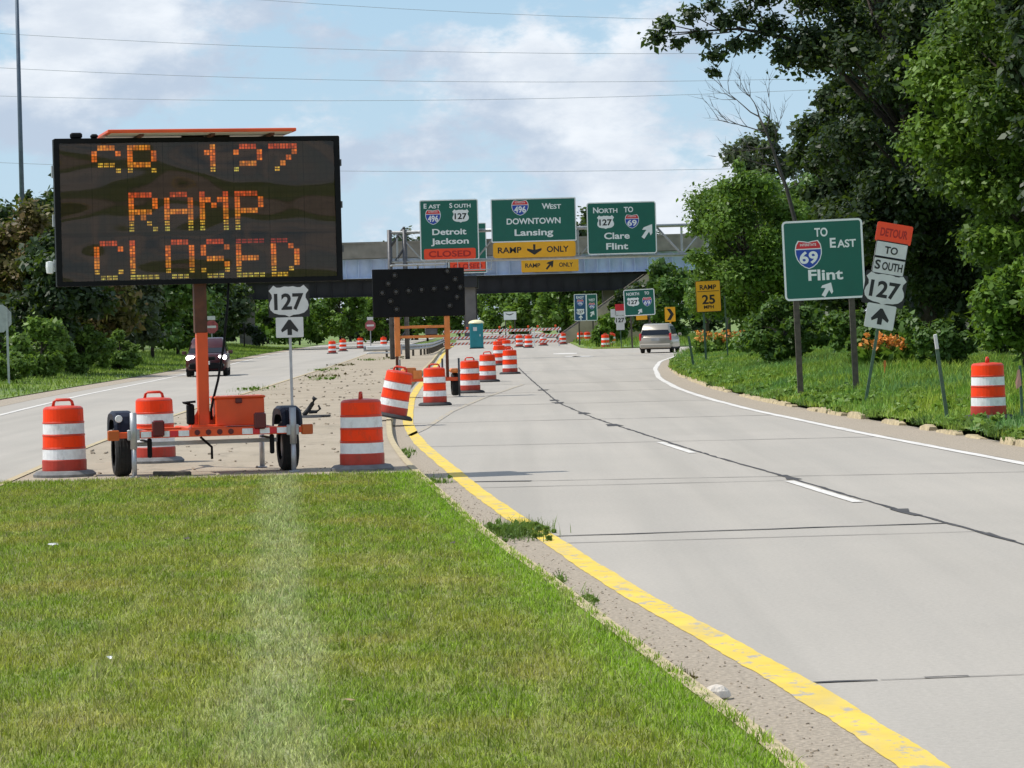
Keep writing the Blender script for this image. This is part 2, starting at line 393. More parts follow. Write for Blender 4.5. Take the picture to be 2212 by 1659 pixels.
def lawn_colour(g, blade):
    x, y, z = g.xyz()
    wob = g.math('MULTIPLY', g.math('SUBTRACT', g.noise(.45, 4), .5), .45)
    sx = g.math('ADD', g.math('ADD', x, g.math('MULTIPLY', g.math('SUBTRACT', y, 13.7), .076)), wob)   # mower stripe
    d = g.math('ABSOLUTE', g.math('ADD', sx, 1.10)); stripe = g.math('SUBTRACT', 1.0, g.ramp(d, .08, .34))
    A = g.ramp(g.noise(.55, 5, .6), .40, .58); B = g.ramp(g.noise(1.4, 5, .6, (1,1,1), (9, 4, 0)), .45, .7); C = g.ramp(g.noise(.8, 4, .5, (1,1,1), (3, 17, 0)), .5, .68)
    green = (.24, .345, .024, 1); olive = (.325, .36, .045, 1); pale = (.54, .58, .29, 1); lush = (.25, .43, .018, 1); brown = (.50, .37, .12, 1)
    c = g.mix(A, green, olive); c = g.mix(g.math('MULTIPLY', B, .6), c, (.17, .28, .03, 1)); c = g.mix(g.math('MULTIPLY', C, .30), c, brown)
    ex = g.math('ADD', x, g.math('MULTIPLY', g.math('SUBTRACT', y, 13.8), .096))                          # lush rim along the kerb
    rim = g.ramp(g.math('ADD', ex, g.math('MULTIPLY', wob, .35)), .45, .95)
    c = g.mix(g.math('MULTIPLY', rim, .8), c, lush)
    c = g.mix(g.math('MULTIPLY', g.math('MULTIPLY', stripe, g.ramp(g.noise(8, 5, .7, (1,1,1), (4, 1, 0)), .30, .52)), .62), c, pale)
    mow = g.ramp(g.noise(3.2, 4, .6, (1.6, .07, 1), (1, 6, 0)), .5, .68); c = g.mix(g.math('MULTIPLY', mow, .42), c, (.50, .50, .16, 1))
    sp = g.ramp(g.noise(11, 4, .7), .34, .66, .74, 1.24); c = g.mix(1.0, c, sp, 'MULTIPLY')
    tw = g.ramp(g.noise(6.5, 5, .7, (1,1,1), (2, 8, 0)), .52, .66); c = g.mix(g.math('MULTIPLY', tw, .32), c, (.40, .36, .17, 1))
    if blade:
        isl = g.island(); c = g.mix(1.0, c, g.ramp(isl, 0, 1, .6, 1.4), 'MULTIPLY')
        dry = g.ramp(g.math('FRACT', g.math('MULTIPLY', isl, 53.0)), .86, .9); c = g.mix(g.math('MULTIPLY', dry, .8), c, (.38, .34, .19, 1))
    return c
def lawn_mat(blade):
    g = G('lawn_blades' if blade else 'lawn_soil'); c = lawn_colour(g, blade)
    if not blade: c = g.mix(.45, c, (.10, .09, .04, 1))
    g.put(g.p.inputs['Base Color'], c); g.p.inputs['Roughness'].default_value = .6; g.p.inputs['Specular IOR Level'].default_value = .3
    if blade:
        t = g.N.new('ShaderNodeBsdfTranslucent'); g.put(t.inputs['Color'], c); x = g.N.new('ShaderNodeMixShader'); x.inputs[0].default_value = .3
        g.L.new(g.p.outputs[0], x.inputs[1]); g.L.new(t.outputs[0], x.inputs[2]); g.L.new(x.outputs[0], g.N['Material Output'].inputs[0])
    return g.m
M['lawn_blade'] = lawn_mat(True); M['lawn_soil'] = lawn_mat(False)
def verge_mat(name, a, b, c2, blade):
    g = G(name); n = g.ramp(g.noise(.6, 5), .35, .65); m2 = g.ramp(g.noise(.25, 4, .5, (1,1,1), (5, 2, 0)), .45, .65)
    c = g.mix(n, a, b); c = g.mix(m2, c, c2)
    if blade:
        isl = g.island(); c = g.mix(1.0, c, g.ramp(isl, 0, 1, .6, 1.35), 'MULTIPLY')
    else: c = g.mix(.35, c, (.06, .055, .025, 1))
    g.put(g.p.inputs['Base Color'], c); g.p.inputs['Roughness'].default_value = .6; g.p.inputs['Specular IOR Level'].default_value = .3
    if blade:
        t = g.N.new('ShaderNodeBsdfTranslucent'); g.put(t.inputs['Color'], c); x = g.N.new('ShaderNodeMixShader'); x.inputs[0].default_value = .3
        g.L.new(g.p.outputs[0], x.inputs[1]); g.L.new(t.outputs[0], x.inputs[2]); g.L.new(x.outputs[0], g.N['Material Output'].inputs[0])
    return g.m
VA = ((.16, .31, .035, 1), (.30, .38, .045, 1), (.15, .29, .08, 1))
VL = ((.19, .31, .035, 1), (.26, .35, .045, 1), (.16, .25, .05, 1))
M['verge_soil'] = verge_mat('verge_soil', *VA, False); M['verge_blade'] = verge_mat('verge_blades', *VA, True)
M['lverge_soil'] = verge_mat('mown_soil', *VL, False); M['lverge_blade'] = verge_mat('mown_blades', *VL, True)

# ------------------------------------------------------------------ ground plan
XYL = smooth_curve([(2.0,-40),(1.95,0),(1.69,13.7),(1.43,16.5),(1.0,20.4),(.6,23.7),(.24,28),(-.15,31.8),(-.62,37.2),(-1.15,44.3),(-1.78,52.6),(-2.3,62),(-2.6,71.7),(-3.0,85.6),(-3.25,102),(-4.05,161),(-5.25,233),(-5.6,300),(-5.6,450)], 4)
XWH = smooth_curve([(10.5,-40),(9.0,0),(8.2,16),(7.35,30),(6.72,40),(6.32,45.5),(5.95,50.7),(5.58,58),(5.15,66),(4.85,76),(4.72,88),(4.95,104),(5.7,123),(6.9,143.5),(8.9,165),(13,188),(21,207),(45,222)], 3)
XKB = smooth_curve([(12,-40),(10.2,0),(9.2,16),(8.3,30),(7.55,44),(7.3,48.5),(6.95,54),(6.4,62),(5.85,73),(5.62,88),(5.75,106),(6.2,121),(7.4,142),(9.4,163),(13.6,186),(21.5,204.5),(46,219)], 3)
XIS = smooth_curve([(1.5,-40),(1.45,0),(1.25,13),(.94,16.1),(.6,19.5),(.11,24.8),(-.16,27),(-.53,31.5),(-1.0,37.2),(-1.44,42.3),(-2.05,51.6),(-2.5,62),(-2.8,71.7),(-3.15,85.6),(-3.4,102),(-4.2,161),(-5.4,233),(-5.75,300),(-5.75,450)], 3)
XLY = smooth_curve([(-5.5,-40),(-6.2,20),(-6.95,41),(-7.35,48),(-7.7,58),(-8.1,74),(-8.35,100),(-8.65,119),(-8.95,141),(-9.2,160),(-10.4,220),(-11,300),(-11.5,450)], 6)
XLW = smooth_curve([(-9,-40),(-10.5,20),(-12,55),(-13.2,78.7),(-14.2,100),(-14.6,118),(-15.1,138),(-16.4,178),(-18.5,233),(-19.6,283),(-20,320),(-20,450)], 6)
XLG = smooth_curve([(-10.5,-40),(-12,20),(-13.6,60),(-15.2,79),(-16.0,96),(-16.4,115),(-16.8,142),(-17.6,178),(-19.6,240),(-20.9,300),(-21.2,450)], 6)
ISZ, DLAWN = .12, 39.4
def stations(y0, y1):
    out = []; y = y0
    while y < y1: out.append(y); y += max(.7, abs(y)*.03)
    return out + [y1]
def sheet(name, fa, fb, z, m, y0, y1, jit=0.0, cols=1, zf=None):
    mb = MB(); ys = stations(y0, y1); vs = []
    for y in ys:
        a, b = fa(y), fb(y)
        for k in range(cols+1):
            x = a + (b-a)*k/cols + (random.uniform(-jit, jit) if jit else 0)
            vs.append((x, y, z if zf is None else zf(x, y)))
    w = cols+1; fs = [(i*w+k, i*w+k+1, (i+1)*w+k+1, (i+1)*w+k) for i in range(len(ys)-1) for k in range(cols)]
    mb.add(vs, fs); o = mb.build(name, m); return tag(o, kind='structure')

mb = MB(); R_ = 4500
mb.add([(-R_, -R_, -.06), (R_, -R_, -.06), (R_, R_, -.06), (-R_, R_, -.06)], [(0, 1, 2, 3)])
tag(mb.build('ground', M['lverge_soil']), kind='structure')
sheet('road', lambda y: XIS(y)-.05, lambda y: min(XKB(y)+.15, 46), 0.0, M['road'], -40, 212)
sheet('road', lambda y: XIS(y)-.05, lambda y: 30 if y < 222 else 7, -.002, M['road'], 212, 440)
sheet('side_road', lambda y: XLG(y)-.3, lambda y: XLY(y)+.5, 0.0, M['road'], -40, 440)
sheet('gutter', lambda y: XIS(y)-.02, lambda y: XYL(y)+.04, .004, M['asphalt'], -40, 80, .0)
sheet('shoulder', lambda y: XWH(y)+.12, lambda y: XKB(y)+.1, .004, M['asphalt'], -40, 185)
sheet('side_shoulder', lambda y: XLG(y)-.3, lambda y: XLG(y)+.9, .004, M['asphalt'], -40, 300)
# lines
def jline(name, fx, w, z, m, y0, y1, jit=.012):
    mb = MB(); ys = []; y = y0
    while y < y1: ys.append(y); y += max(.10, y*.006)
    ys.append(y1)
    ed = [0.0, 0.0]; vs = []
    for y in ys:
        for q in (0, 1):
            ed[q] = max(-jit*1.6, min(jit*1.6, ed[q]*.75 + random.uniform(-jit, jit)*.7)); vs.append((fx(y) + (2*q-1)*w/2 + ed[q], y, z))
    mb.add(vs, [(2*i, 2*i+1, 2*i+3, 2*i+2) for i in range(len(ys)-1)])
    return tag(mb.build(name, m), kind='structure')
jline('yellow_edge_line', lambda y: XYL(y)+.125, .215, .008, M['line_yellow'], 8, 300, .010)
jline('white_edge_line', lambda y: XWH(y), .17, .008, M['line_white'], 8, 200)
jline('side_yellow_line', lambda y: XLY(y), .16, .008, M['line_yellow'], 20, 300, .02)
jline('side_white_line', lambda y: XLW(y), .17, .008, M['line_white'], 20, 320, .01)
XLN = smooth_curve([(5.1,10),(4.6,22),(4.40,26.6),(4.14,29.4),(3.82,32.9),(3.44,38.3),(2.95,44),(2.6,49),(2.25,54.5),(1.68,63),(1.1,76),(.66,104),(.3,130),(0,160),(-.6,230)], 2)
jl = MB(); jf = MB()
def strip(mb, p, q, w, z=.005):
    p, q = Vector(p), Vector(q); n = max(2, int((q-p).length/.4)); d = (q-p).normalized(); nn = Vector((-d.y, d.x, 0))
    vs = []
    for i in range(n+1):
        c = p + (q-p)*i/n; k = w*random.uniform(.55, 1.3)/2; o = random.uniform(-.25, .25)*w
        vs += [(c.x+nn.x*(k+o), c.y+nn.y*(k+o), z), (c.x-nn.x*(k-o), c.y-nn.y*(k-o), z)]
    mb.add(vs, [(2*i, 2*i+1, 2*i+3, 2*i+2) for i in range(n)])
y = 14.0
while y < 135:
    strip(jl, (XLN(y), y, 0), (XLN(y+2), y+2, 0), .055); y += 2
for y, w in ((30.6, .16), (37.9, .16), (26.9, .10), (58.5, .26), (66.5, .22), (75.5, .30), (78, .2), (90, .3)):
    strip(jl, (XLN(y), y, 0), (XLN(y+1.1), y+1.1, 0), w, .0065)
strip(jl, (.22, 29.0, 0), (XLN(29.4), 29.4, 0), .085, .006)
strip(jl, (-1.2, 39.4, 0), (.2, 39.2, 0), .13, .006); strip(jl, (1.5, 16.95, 0), (1.98, 17.0, 0), .05, .006)
strip(jl, (2.25, 17.06, 0), (2.5, 17.1, 0), .03, .006)
for p, q, w in (((.45, 28.1), (4.3, 28.2), .03), ((.2, 39.2), (6.9, 38.2), .05), ((-.9, 37.9), (3.3, 37.7), .05), ((2.0, 17.02), (5.2, 17.3), .02), ((-1.6, 51), (6.2, 50.2), .07),
                ((-2.2, 63.2), (5.3, 62.5), .09), ((-2.6, 75.5), (4.8, 75), .11), ((-2.9, 88), (4.7, 87.5), .12), ((-3.1, 100), (4.9, 99.6), .14), ((-3.4, 125), (5.7, 124.6), .18)):
    strip(jf, (*p, 0), (*q, 0), w)
tag(jl.build('road_joints', M['joint']), kind='structure'); tag(jf.build('road_cracks', M['joint_faint']), kind='structure')
dm = MB()
for y0, y1 in ((33.0, 37.5), (46.0, 50.3)):
    n = 12; off = -.14
    vs = []
    for i in range(n+1):
        y = y0 + (y1-y0)*i/n
        vs += [(XLN(y)+off-.06, y, .008), (XLN(y)+off+.06, y, .008)]
    dm.add(vs, [(2*i, 2*i+1, 2*i+3, 2*i+2) for i in range(n)])
for px, py, w, l in ((1222, 764, .9, 3.2), (1258, 770, .8, 2.2), (1236, 770.5, .6, 1.8)):
    c = gp(px, py); dm.add([(c.x+w*math.cos(a)*random.uniform(.7, 1), c.y+l*math.sin(a), .008) for a in [i*math.pi/5 for i in range(10)]], [tuple(range(10))])
tag(dm.build('lane_markings', M['line_white']), kind='structure')
om = MB(); vs = []
old = [(-1.95,56),(-1.77,59.6),(-1.45,71),(-.81,83.3),(-.05,94.3),(.3,99)]
for i in range(60):
    y = 56 + 43*i/59; x = float(np.interp(y, [q[1] for q in old], [q[0] for q in old])); vs += [(x-.06, y, .008), (x+.06, y, .008)]
om.add(vs, [(2*i, 2*i+1, 2*i+3, 2*i+2) for i in range(59)]); tag(om.build('old_line', M['line_old']), kind='structure')

# median island: mown lawn in front, gritty concrete behind
def lawn_z(x, y):
    a, b = XLY(y)+.3, XIS(y)
    t = min(1, max(0, (x-a)/(b-a))); return ISZ + .05*math.sin(math.pi*t)*min(1, max(0, (DLAWN-y)/4))
sheet('lawn', lambda y: XLY(y)+.3, lambda y: XIS(y)-.10, ISZ, M['lawn_soil'], -40, DLAWN, cols=12, zf=lawn_z)
sheet('median', lambda y: XLY(y)+.3, lambda y: XIS(y)-.10, ISZ, M['island'], DLAWN, 300, cols=4)
def kerbline(name, f0, f1, y0, y1):
    mb = MB(); ys = stations(y0, y1); vs = []
    for y in ys:
        a, b = f0(y), f1(y); s = 1 if b > a else -1
        vs += [(a, y, ISZ+.012), (b-s*.015, y, ISZ+.012), (b, y, ISZ-.01), (b+s*.02, y, -.05)]
    mb.add(vs, [(4*i+k, 4*i+k+1, 4*i+5+k, 4*i+4+k) for i in range(len(ys)-1) for k in range(3)])
    return tag(mb.build(name, M['kerb']), kind='structure')
kerbline('median_kerb', lambda y: XIS(y)-.11, lambda y: XIS(y), -40, 300)
kerbline('median_kerb', lambda y: XLY(y)+.31, lambda y: XLY(y)+.18, -40, 300)

def rz(x, y):   # right bank
    d = max(0.0, x - XKB(y)); return .11 + .07*min(d, 2) + .045*min(max(d-2, 0), 10) + .03*math.sin(x*2.1+y*.7)*min(1, d)
sheet('bank', lambda y: XKB(y)+.12, lambda y: XKB(y)+(14 if y < 200 else 6), 0, M['verge_soil'], -40, 215, cols=16, zf=rz)
sheet('bank', lambda y: XKB(y)+(14 if y < 200 else 6), lambda y: 160, 0, M['verge_soil'], -40, 215, cols=2, zf=lambda x, y: rz(min(x, XKB(y)+14), y))
mb = MB(); pts = [(5.6,213),(7.5,211.5),(12,213),(22,219),(45,232),(160,236),(160,470),(7,470),(5.2,300),(5.0,225)]
mb.add([(a, b, .10) for a, b in pts] + [(a, b, -.05) for a, b in pts], [tuple(range(10))] + [((i+1) % 10, i, 10+i, 10+(i+1) % 10) for i in range(10)])
tag(mb.build('gore', M['verge_soil']), kind='structure')
def lz(x, y):
    d = max(0.0, XLG(y) - x); return .015 + .05*min(d, 8)
sheet('left_bank', lambda y: XLG(y)-.25, lambda y: XLG(y)-14, 0, M['lverge_soil'], -40, 330, cols=8, zf=lz)
sheet('left_bank', lambda y: XLG(y)-14, lambda y: -200, .41, M['lverge_soil'], -40, 330, cols=1)

# broken kerb on the right
kb = MB(); y = 26.0
while y < 135:
    L_ = random.uniform(.55, 1.7)*(1 if y < 70 else 1.5)
    if random.random() > .2:
        n = max(2, int(L_/.3)); x0 = XKB(y); h0 = random.uniform(.05, .115)
        vs = []
        for i in range(n+1):
            yy = y + L_*i/n; x = XKB(yy) + random.uniform(-.025, .025); h = h0 + random.uniform(-.02, .02); e = .05 if i in (0, n) else 0
            vs += [(x-.03+e*.4, yy, -.03), (x+.0+e*.3, yy, h-e*.6), (x+.15-e*.3, yy, h-.01-e*.6), (x+.18, yy, -.03)]
        kb.add(vs, [(4*i+k, 4*i+4+k, 4*i+5+k, 4*i+k+1) for i in range(n) for k in range(3)] + [(0, 1, 2, 3), (4*n+3, 4*n+2, 4*n+1, 4*n)])
    y += L_ + random.choice((.03, .05, .25, .6))
tag(kb.build('kerb', M['kerb']), kind='structure')

# ------------------------------------------------------------------ grass
def blades(name, P, h, w, m, lean=.5):
    n = len(P); ang = rng.uniform(0, 2*np.pi, n); la = rng.uniform(0, 2*np.pi, n); lm = np.abs(rng.normal(0, lean, n))
    t = np.stack([np.cos(ang), np.sin(ang), np.zeros(n)], 1)*(w/2)[:, None]
    l = np.stack([np.cos(la)*lm*h, np.sin(la)*lm*h, h], 1)
    a, b = P - t, P + t; mid = P + l*np.array([.38, .38, .6]); c = mid - t*.7; d = mid + t*.7; e = P + l
    V = np.stack([a, b, d, c, e], 1).reshape(-1, 3); i = np.arange(n)*5
    Fq = np.stack([np.stack([i, i+1, i+2], 1), np.stack([i, i+2, i+3], 1), np.stack([i+3, i+2, i+4], 1)], 1).reshape(-1, 3)
    return tag(fast_mesh(name, V, Fq, m), kind='stuff')
def scatter(n, y0, y1, fa, fb, zf, power=1.0, clip=1.2):
    out = np.zeros((0, 3)); tries = 0
    while len(out) < n and tries < 40:
        k = n*2; y = y0 + (y1-y0)*rng.uniform(0, 1, k)**power
        yg = np.linspace(y0, y1, 300); A = np.interp(y, yg, [fa(q) for q in yg]); B = np.interp(y, yg, [fb(q) for q in yg])
        x = A + (B-A)*rng.uniform(0, 1, k)
        if clip > 0:
            ok = (np.abs(x) < .172*y + clip); x, y = x[ok], y[ok]
        out = np.concatenate([out, np.stack([x, y, np.zeros(len(x))], 1)]); tries += 1
    out = out[:n]
    out[:, 2] = [zf(a, b) for a, b in out[:, :2]]
    return out
P = scatter(300000, 12.0, DLAWN+.05, lambda y: max(XLY(y)+.35, -.176*y-1.3), lambda y: XIS(y)-.04, lawn_z, 1.25)
cell = (np.sin(np.floor(P[:, 0]/.075)*12.9898 + np.floor(P[:, 1]/.11)*78.233)*43758.5453) % 1.0
blades('lawn_grass', P, rng.uniform(.02, .042, len(P))*(.55+cell**2*1.25), .0034 + P[:, 1]*.00019, M['lawn_blade'], .75)
P = scatter(2600, 39.2, 39.75, lambda y: -6.8, lambda y: XIS(y)-.1, lambda x, y: ISZ, 1)
blades('lawn_fringe_grass', P, rng.uniform(.03, .07, len(P)), rng.uniform(.006, .01, len(P)), M['lawn_blade'], .7)
P = scatter(86000, 27, 140, lambda y: XKB(y)-.02+.10*math.sin(y*3.1)*math.sin(y*1.3), lambda y: XKB(y)+8, lambda x, y: rz(x, y)-.01, 1.0, 5.0)
dd = np.array([a - XKB(b) for a, b in P[:, :2]])
hh = rng.uniform(.05, .14, len(P))*(1 + np.clip(dd*.5, 0, 2.2)); blades('verge_grass', P, hh, .010 + P[:, 1]*.00022, M['verge_blade'], .55)
P = scatter(14000, 140, 214, lambda y: XKB(y)+.08, lambda y: XKB(y)+9, lambda x, y: rz(x, y)-.01, 1.0)
P3 = scatter(1900, 30, 150, lambda y: XKB(y)+.05, lambda y: XKB(y)+7, lambda x, y: rz(x, y), 1.0, 5.0)
P3 = P3[(np.sin(P3[:, 0]*1.7+P3[:, 1]*.31)+np.sin(P3[:, 1]*.9)) > -.3]
blades('verge_grass', P, rng.uniform(.15, .5, len(P)), rng.uniform(.03, .06, len(P)), M['verge_blade'], .5)
P = scatter(30000, 80, 300, lambda y: XLG(y)-7, lambda y: XLG(y)-.2, lz, .8)
dd = np.array([XLG(b) - a for a, b in P[:, :2]])
blades('left_verge_grass', P, rng.uniform(.06, .16, len(P))*(1+np.clip(dd-2.5, 0, 3)*.7), rng.uniform(.025, .05, len(P)), M['lverge_blade'], .6)
P = scatter(6000, 212, 300, lambda y: 5.3, lambda y: 22, lambda x, y: .1, 1.0)
blades('gore_grass', P, rng.uniform(.15, .6, len(P)), rng.uniform(.04, .08, len(P)), M['lverge_blade'], .5)

# ------------------------------------------------------------------ plants and trees
def leaf_cloud(name, C, Rr, counts, size, m, parent, flat=.8, up=.5, shell=.55):
    cs = np.repeat(np.array(C), counts, 0); rr = np.repeat(np.array(Rr), counts)
    n = len(cs); d = rng.normal(0, 1, (n, 3)); d /= np.linalg.norm(d, axis=1)[:, None]
    rad = rr*np.minimum(1.45, np.abs(rng.normal(shell+.12, .30, n)))
    pos = cs + d*rad[:, None]*np.array([1, 1, flat])
    nr = d*.55 + np.array([0, 0, up]) + rng.normal(0, .5, (n, 3)); nr /= np.linalg.norm(nr, axis=1)[:, None]
    t = np.cross(nr, rng.normal(0, 1, (n, 3))); t /= np.linalg.norm(t, axis=1)[:, None]; b = np.cross(nr, t)
    s = size*np.clip(rng.lognormal(-.12, .36, n), .35, 1.9); L_ = t*(s*.62)[:, None]; W = b*(s*.36)[:, None]; dr = nr*(s*.10)[:, None]
    V = np.stack([pos - L_, pos + W - dr - L_*.1, pos + L_*1.0 - dr, pos - W - dr - L_*.1], 1).reshape(-1, 3); i = np.arange(n)*4
    return fast_mesh(name, V, np.stack([i, i+1, i+2, i+3], 1), m, parent)
def tree(name, label, x, y, z, h, rx, ry, base, n, leaves, size, m, group=None, lean=(0, 0), bump=None, cl=.30, extra=None, cat='tree', seed=None):
    t = thing(name, label, cat, (x, y, z), (0, 0, 0), group)
    rs = random.Random(seed if seed is not None else int(x*131+y*17)); C, Rr = [], []
    cz = (base+h)/2; rzz = (h-base)/2
    n = int(n*1.7)
    for i in range(n):
        while True:
            p = Vector((rs.uniform(-1, 1), rs.uniform(-1, 1), rs.uniform(-1, 1)))
            if .15 < p.length < 1: break
        p = p.normalized()*(p.length**.5)*rs.choice((.8, 1.0, 1.0, 1.12))
        wide = 1.0 if p.z < .2 else 1 - .25*(p.z-.2)
        c = (p.x*rx*.82*wide + lean[0]*(cz+p.z*rzz)/h, p.y*ry*.82*wide + lean[1]*(cz+p.z*rzz)/h, cz + p.z*rzz*.86)
        C.append(c); Rr.append(cl*.80*min(rx, rzz)*rs.choice((.45, .6, .8, 1.0, 1.2)))
    if extra:
        for c, r in extra: C.append(c); Rr.append(r)
    w = np.array(Rr)**2; counts = np.maximum(20, (leaves*w/w.sum())).astype(int)
    tr = MB(); top = Vector((lean[0]*.8, lean[1]*.8, h*.78)); k = max(.05, h*.012)
    mid = [Vector((lean[0]*f*.8 + rs.uniform(-.1, .1)*f*rx*.3, lean[1]*f*.8, h*.78*f)) for f in (0, .25, .5, .75, 1)]
    tr.tube(mid, [k*1.5, k*1.1, k*.85, k*.55, k*.2], 7)
    if extra:
        tr.tube([mid[2], Vector((-3.6, -.2, 10.2)), Vector((-6.0, -.5, 10.7)), Vector((-8.6, -.6, 10.6))], [k*.5, k*.38, k*.22, k*.07], 6, False)
        for (cx_, cy_, cz_), r_ in extra: tr.tube([Vector((cx_*.86, cy_, 10.6)), Vector((cx_, cy_, cz_))], [k*.12, k*.05], 4, False)
    for c in [q for q in C if rs.random() < .75][:46]:
        c = Vector(c); f = min(.95, max(.18, (c.z/(h*.78))*.7)); s0 = mid[0].lerp(mid[4], f)
        m1 = s0.lerp(c, .5) + Vector((rs.uniform(-.2, .2), rs.uniform(-.2, .2), .12*rx*.4))
        tr.tube([s0, m1, c], [k*.38, k*.22, k*.06], 5, False)
    tr.build('trunk', M['bark'], t)
    leaf_cloud('crown', C, Rr, counts, size, m, t)
    return t
def shrub(label, x, y, z, w, h, n, leaves, size, m, group=None, name='shrub'):
    return tree(name, label, x, y, z, h, w/2, w/2*.8, h*.02, n, leaves, size, m, group, cl=.42, cat='shrub')

tag(leaf_cloud('verge_weeds', P3 + np.array([0, 0, .10]), np.full(len(P3), .22), np.full(len(P3), 26), .10, LEAF['weed'], None, flat=.6, up=.6, shell=.2), kind='stuff')
# the trees on the right bank
tree('tree', 'tall dark leafy tree behind the green route sign with a limb reaching over the road', 13.6, 99, .6, 17.5, 4.0, 4.2, .5, 100, 135000, .155, LEAF['dark'], lean=(-1.5, 0), cl=.27,
     extra=[((-8.7, -.6, 10.5), .42), ((-8.4, -.7, 10.9), .38), ((-8.0, -.5, 10.3), .34), ((-7.6, -.6, 11.2), .42), ((-7.3, -.6, 10.5), .36), ((-6.85, -.7, 9.9), .42), ((-6.9, -.5, 11.5), .40), ((-6.5, -.6, 10.9), .42), ((-6.2, -.6, 10.2), .36),
            ((-6.9, -.6, 9.3), .26), ((-5.95, -.5, 11.2), .5), ((-5.6, -.5, 10.3), .45), ((-5.3, -.5, 11.8), .6), ((-5.0, -.4, 10.8), .6), ((-4.6, -.4, 9.9), .5), ((-4.4, -.4, 12.2), .8), ((-5.9, -.5, 12.3), .5)])
tree('tree', 'bright green leafy tree nearest the camera on the right bank above the lone drum', 13.6, 79, .6, 15.5, 3.4, 3.5, .2, 90, 128000, .14, LEAF['sunpatch'], lean=(.0, 0), cl=.25)
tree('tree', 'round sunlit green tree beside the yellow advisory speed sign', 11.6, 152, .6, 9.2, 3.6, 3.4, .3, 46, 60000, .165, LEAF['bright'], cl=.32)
tree('tree', 'grey green tree behind the bare dead tree', 15.9, 192, .6, 14.6, 3.0, 3.0, 2.0, 30, 15000, .27, LEAF['grey'], cl=.34)
tree('tree', 'slim dark tree between the bare dead tree and the tall dark tree', 12.0, 106, .6, 11.6, 2.3, 2.2, .4, 40, 36000, .2, LEAF['dark'], cl=.3)
RB = 'trees packed behind the front row on the right bank'
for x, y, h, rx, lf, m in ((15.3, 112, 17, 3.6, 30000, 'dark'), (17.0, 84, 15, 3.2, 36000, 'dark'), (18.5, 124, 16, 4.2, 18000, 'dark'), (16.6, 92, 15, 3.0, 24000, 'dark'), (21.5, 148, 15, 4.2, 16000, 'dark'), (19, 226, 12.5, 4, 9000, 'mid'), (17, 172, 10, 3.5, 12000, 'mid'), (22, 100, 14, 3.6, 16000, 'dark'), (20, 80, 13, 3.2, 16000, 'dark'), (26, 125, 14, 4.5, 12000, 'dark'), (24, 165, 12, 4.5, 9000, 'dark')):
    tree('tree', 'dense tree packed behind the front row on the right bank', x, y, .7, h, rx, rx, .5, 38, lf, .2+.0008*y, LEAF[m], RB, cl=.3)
for x, y, h, w in ((11.4, 262, 6.0, 4.2), (13.2, 250, 7.5, 4.6), (15.2, 238, 9.8, 4.0), (9.6, 270, 4.6, 2.6)):
    tree('tree', 'low green tree standing before the right end of the bridge', x, y, .1, h, w/2, w/2, .1, 20, 8000, .34, LEAF['mid' if y < 255 else 'dark'], 'low trees before the right end of the bridge', cl=.4)
shrub('bushy shrub between the advisory speed sign and the green route sign', 9.0, 101, .4, 3.3, 2.3, 22, 15000, .15, LEAF['mid'])
for x, y, w, h, m in ((14.2, 106, 3.6, 2.6, 'dark'), (17.0, 100, 3.8, 2.8, 'dark'), (14.4, 92, 3.0, 2.2, 'dark'), (16.0, 86, 3.2, 2.6, 'mid'), (19, 112, 4.5, 3.2, 'dark'), (15.5, 130, 5, 3.2, 'dark'), (20, 140, 6, 3.6, 'dark'), (14.8, 165, 5, 3, 'mid'), (18.5, 92, 3.5, 3, 'dark'), (22, 120, 6, 4, 'dark')):
    shrub('understorey bush under the trees of the right bank', x, y, .6, w, h, 14, 7000, .2, LEAF[m], 'understorey under the trees of the right bank')
tree('tree', 'dark leafy tree at the right frame edge in front of the bright tree', 12.75, 71, .6, 14.5, 1.15, 1.3, 3.2, 44, 26000, .17, LEAF['dark'], cl=.55)
shrub('low shrub growing behind the two posts of the green route sign', 10.6, 90, .5, 3.2, 2.0, 18, 12000, .15, LEAF['mid'])
shrub('yellow green shrub at the frame edge behind the lone drum', 11.9, 71, .6, 2.4, 2.6, 20, 14000, .13, LEAF['bright'])
shrub('dark leafy shrub just right of the orange lilies', 11.1, 80, .5, 2.3, 1.5, 16, 10000, .13, LEAF['mid'])
shrub('pale weedy bush on the gore between drums and minivan', 6.3, 219, .1, 2.0, 1.6, 12, 3500, .22, LEAF['bright'])
shrub('taller weedy bush under the blue and green sign', 7.6, 238, .1, 3.0, 3.0, 16, 5000, .28, LEAF['bright'])
def flowers(label, x, y, z, w, n):
    t = thing('daylily_bed', label, 'flowers', (x, y, z))
    leaf_cloud('foliage', [(rng.uniform(-w/2, w/2), rng.uniform(-.3, .3), rng.uniform(.15, .5)) for _ in range(14)], [.28]*14, np.full(14, 60), .3, LEAF['weed'], t, up=0)
    leaf_cloud('blooms', [(rng.uniform(-w/2, w/2), rng.uniform(-.35, .35), rng.uniform(.55, 1.0)) for _ in range(n)], [.09]*n, np.full(n, 9), .11, LEAF['lily'], t)
flowers('orange daylilies flowering behind the leaning detour sign', 10.7, 86, .42, 1.9, 70)
flowers('pale orange daylilies flowering behind the advisory speed sign', 9.7, 139, .4, 2.6, 60)

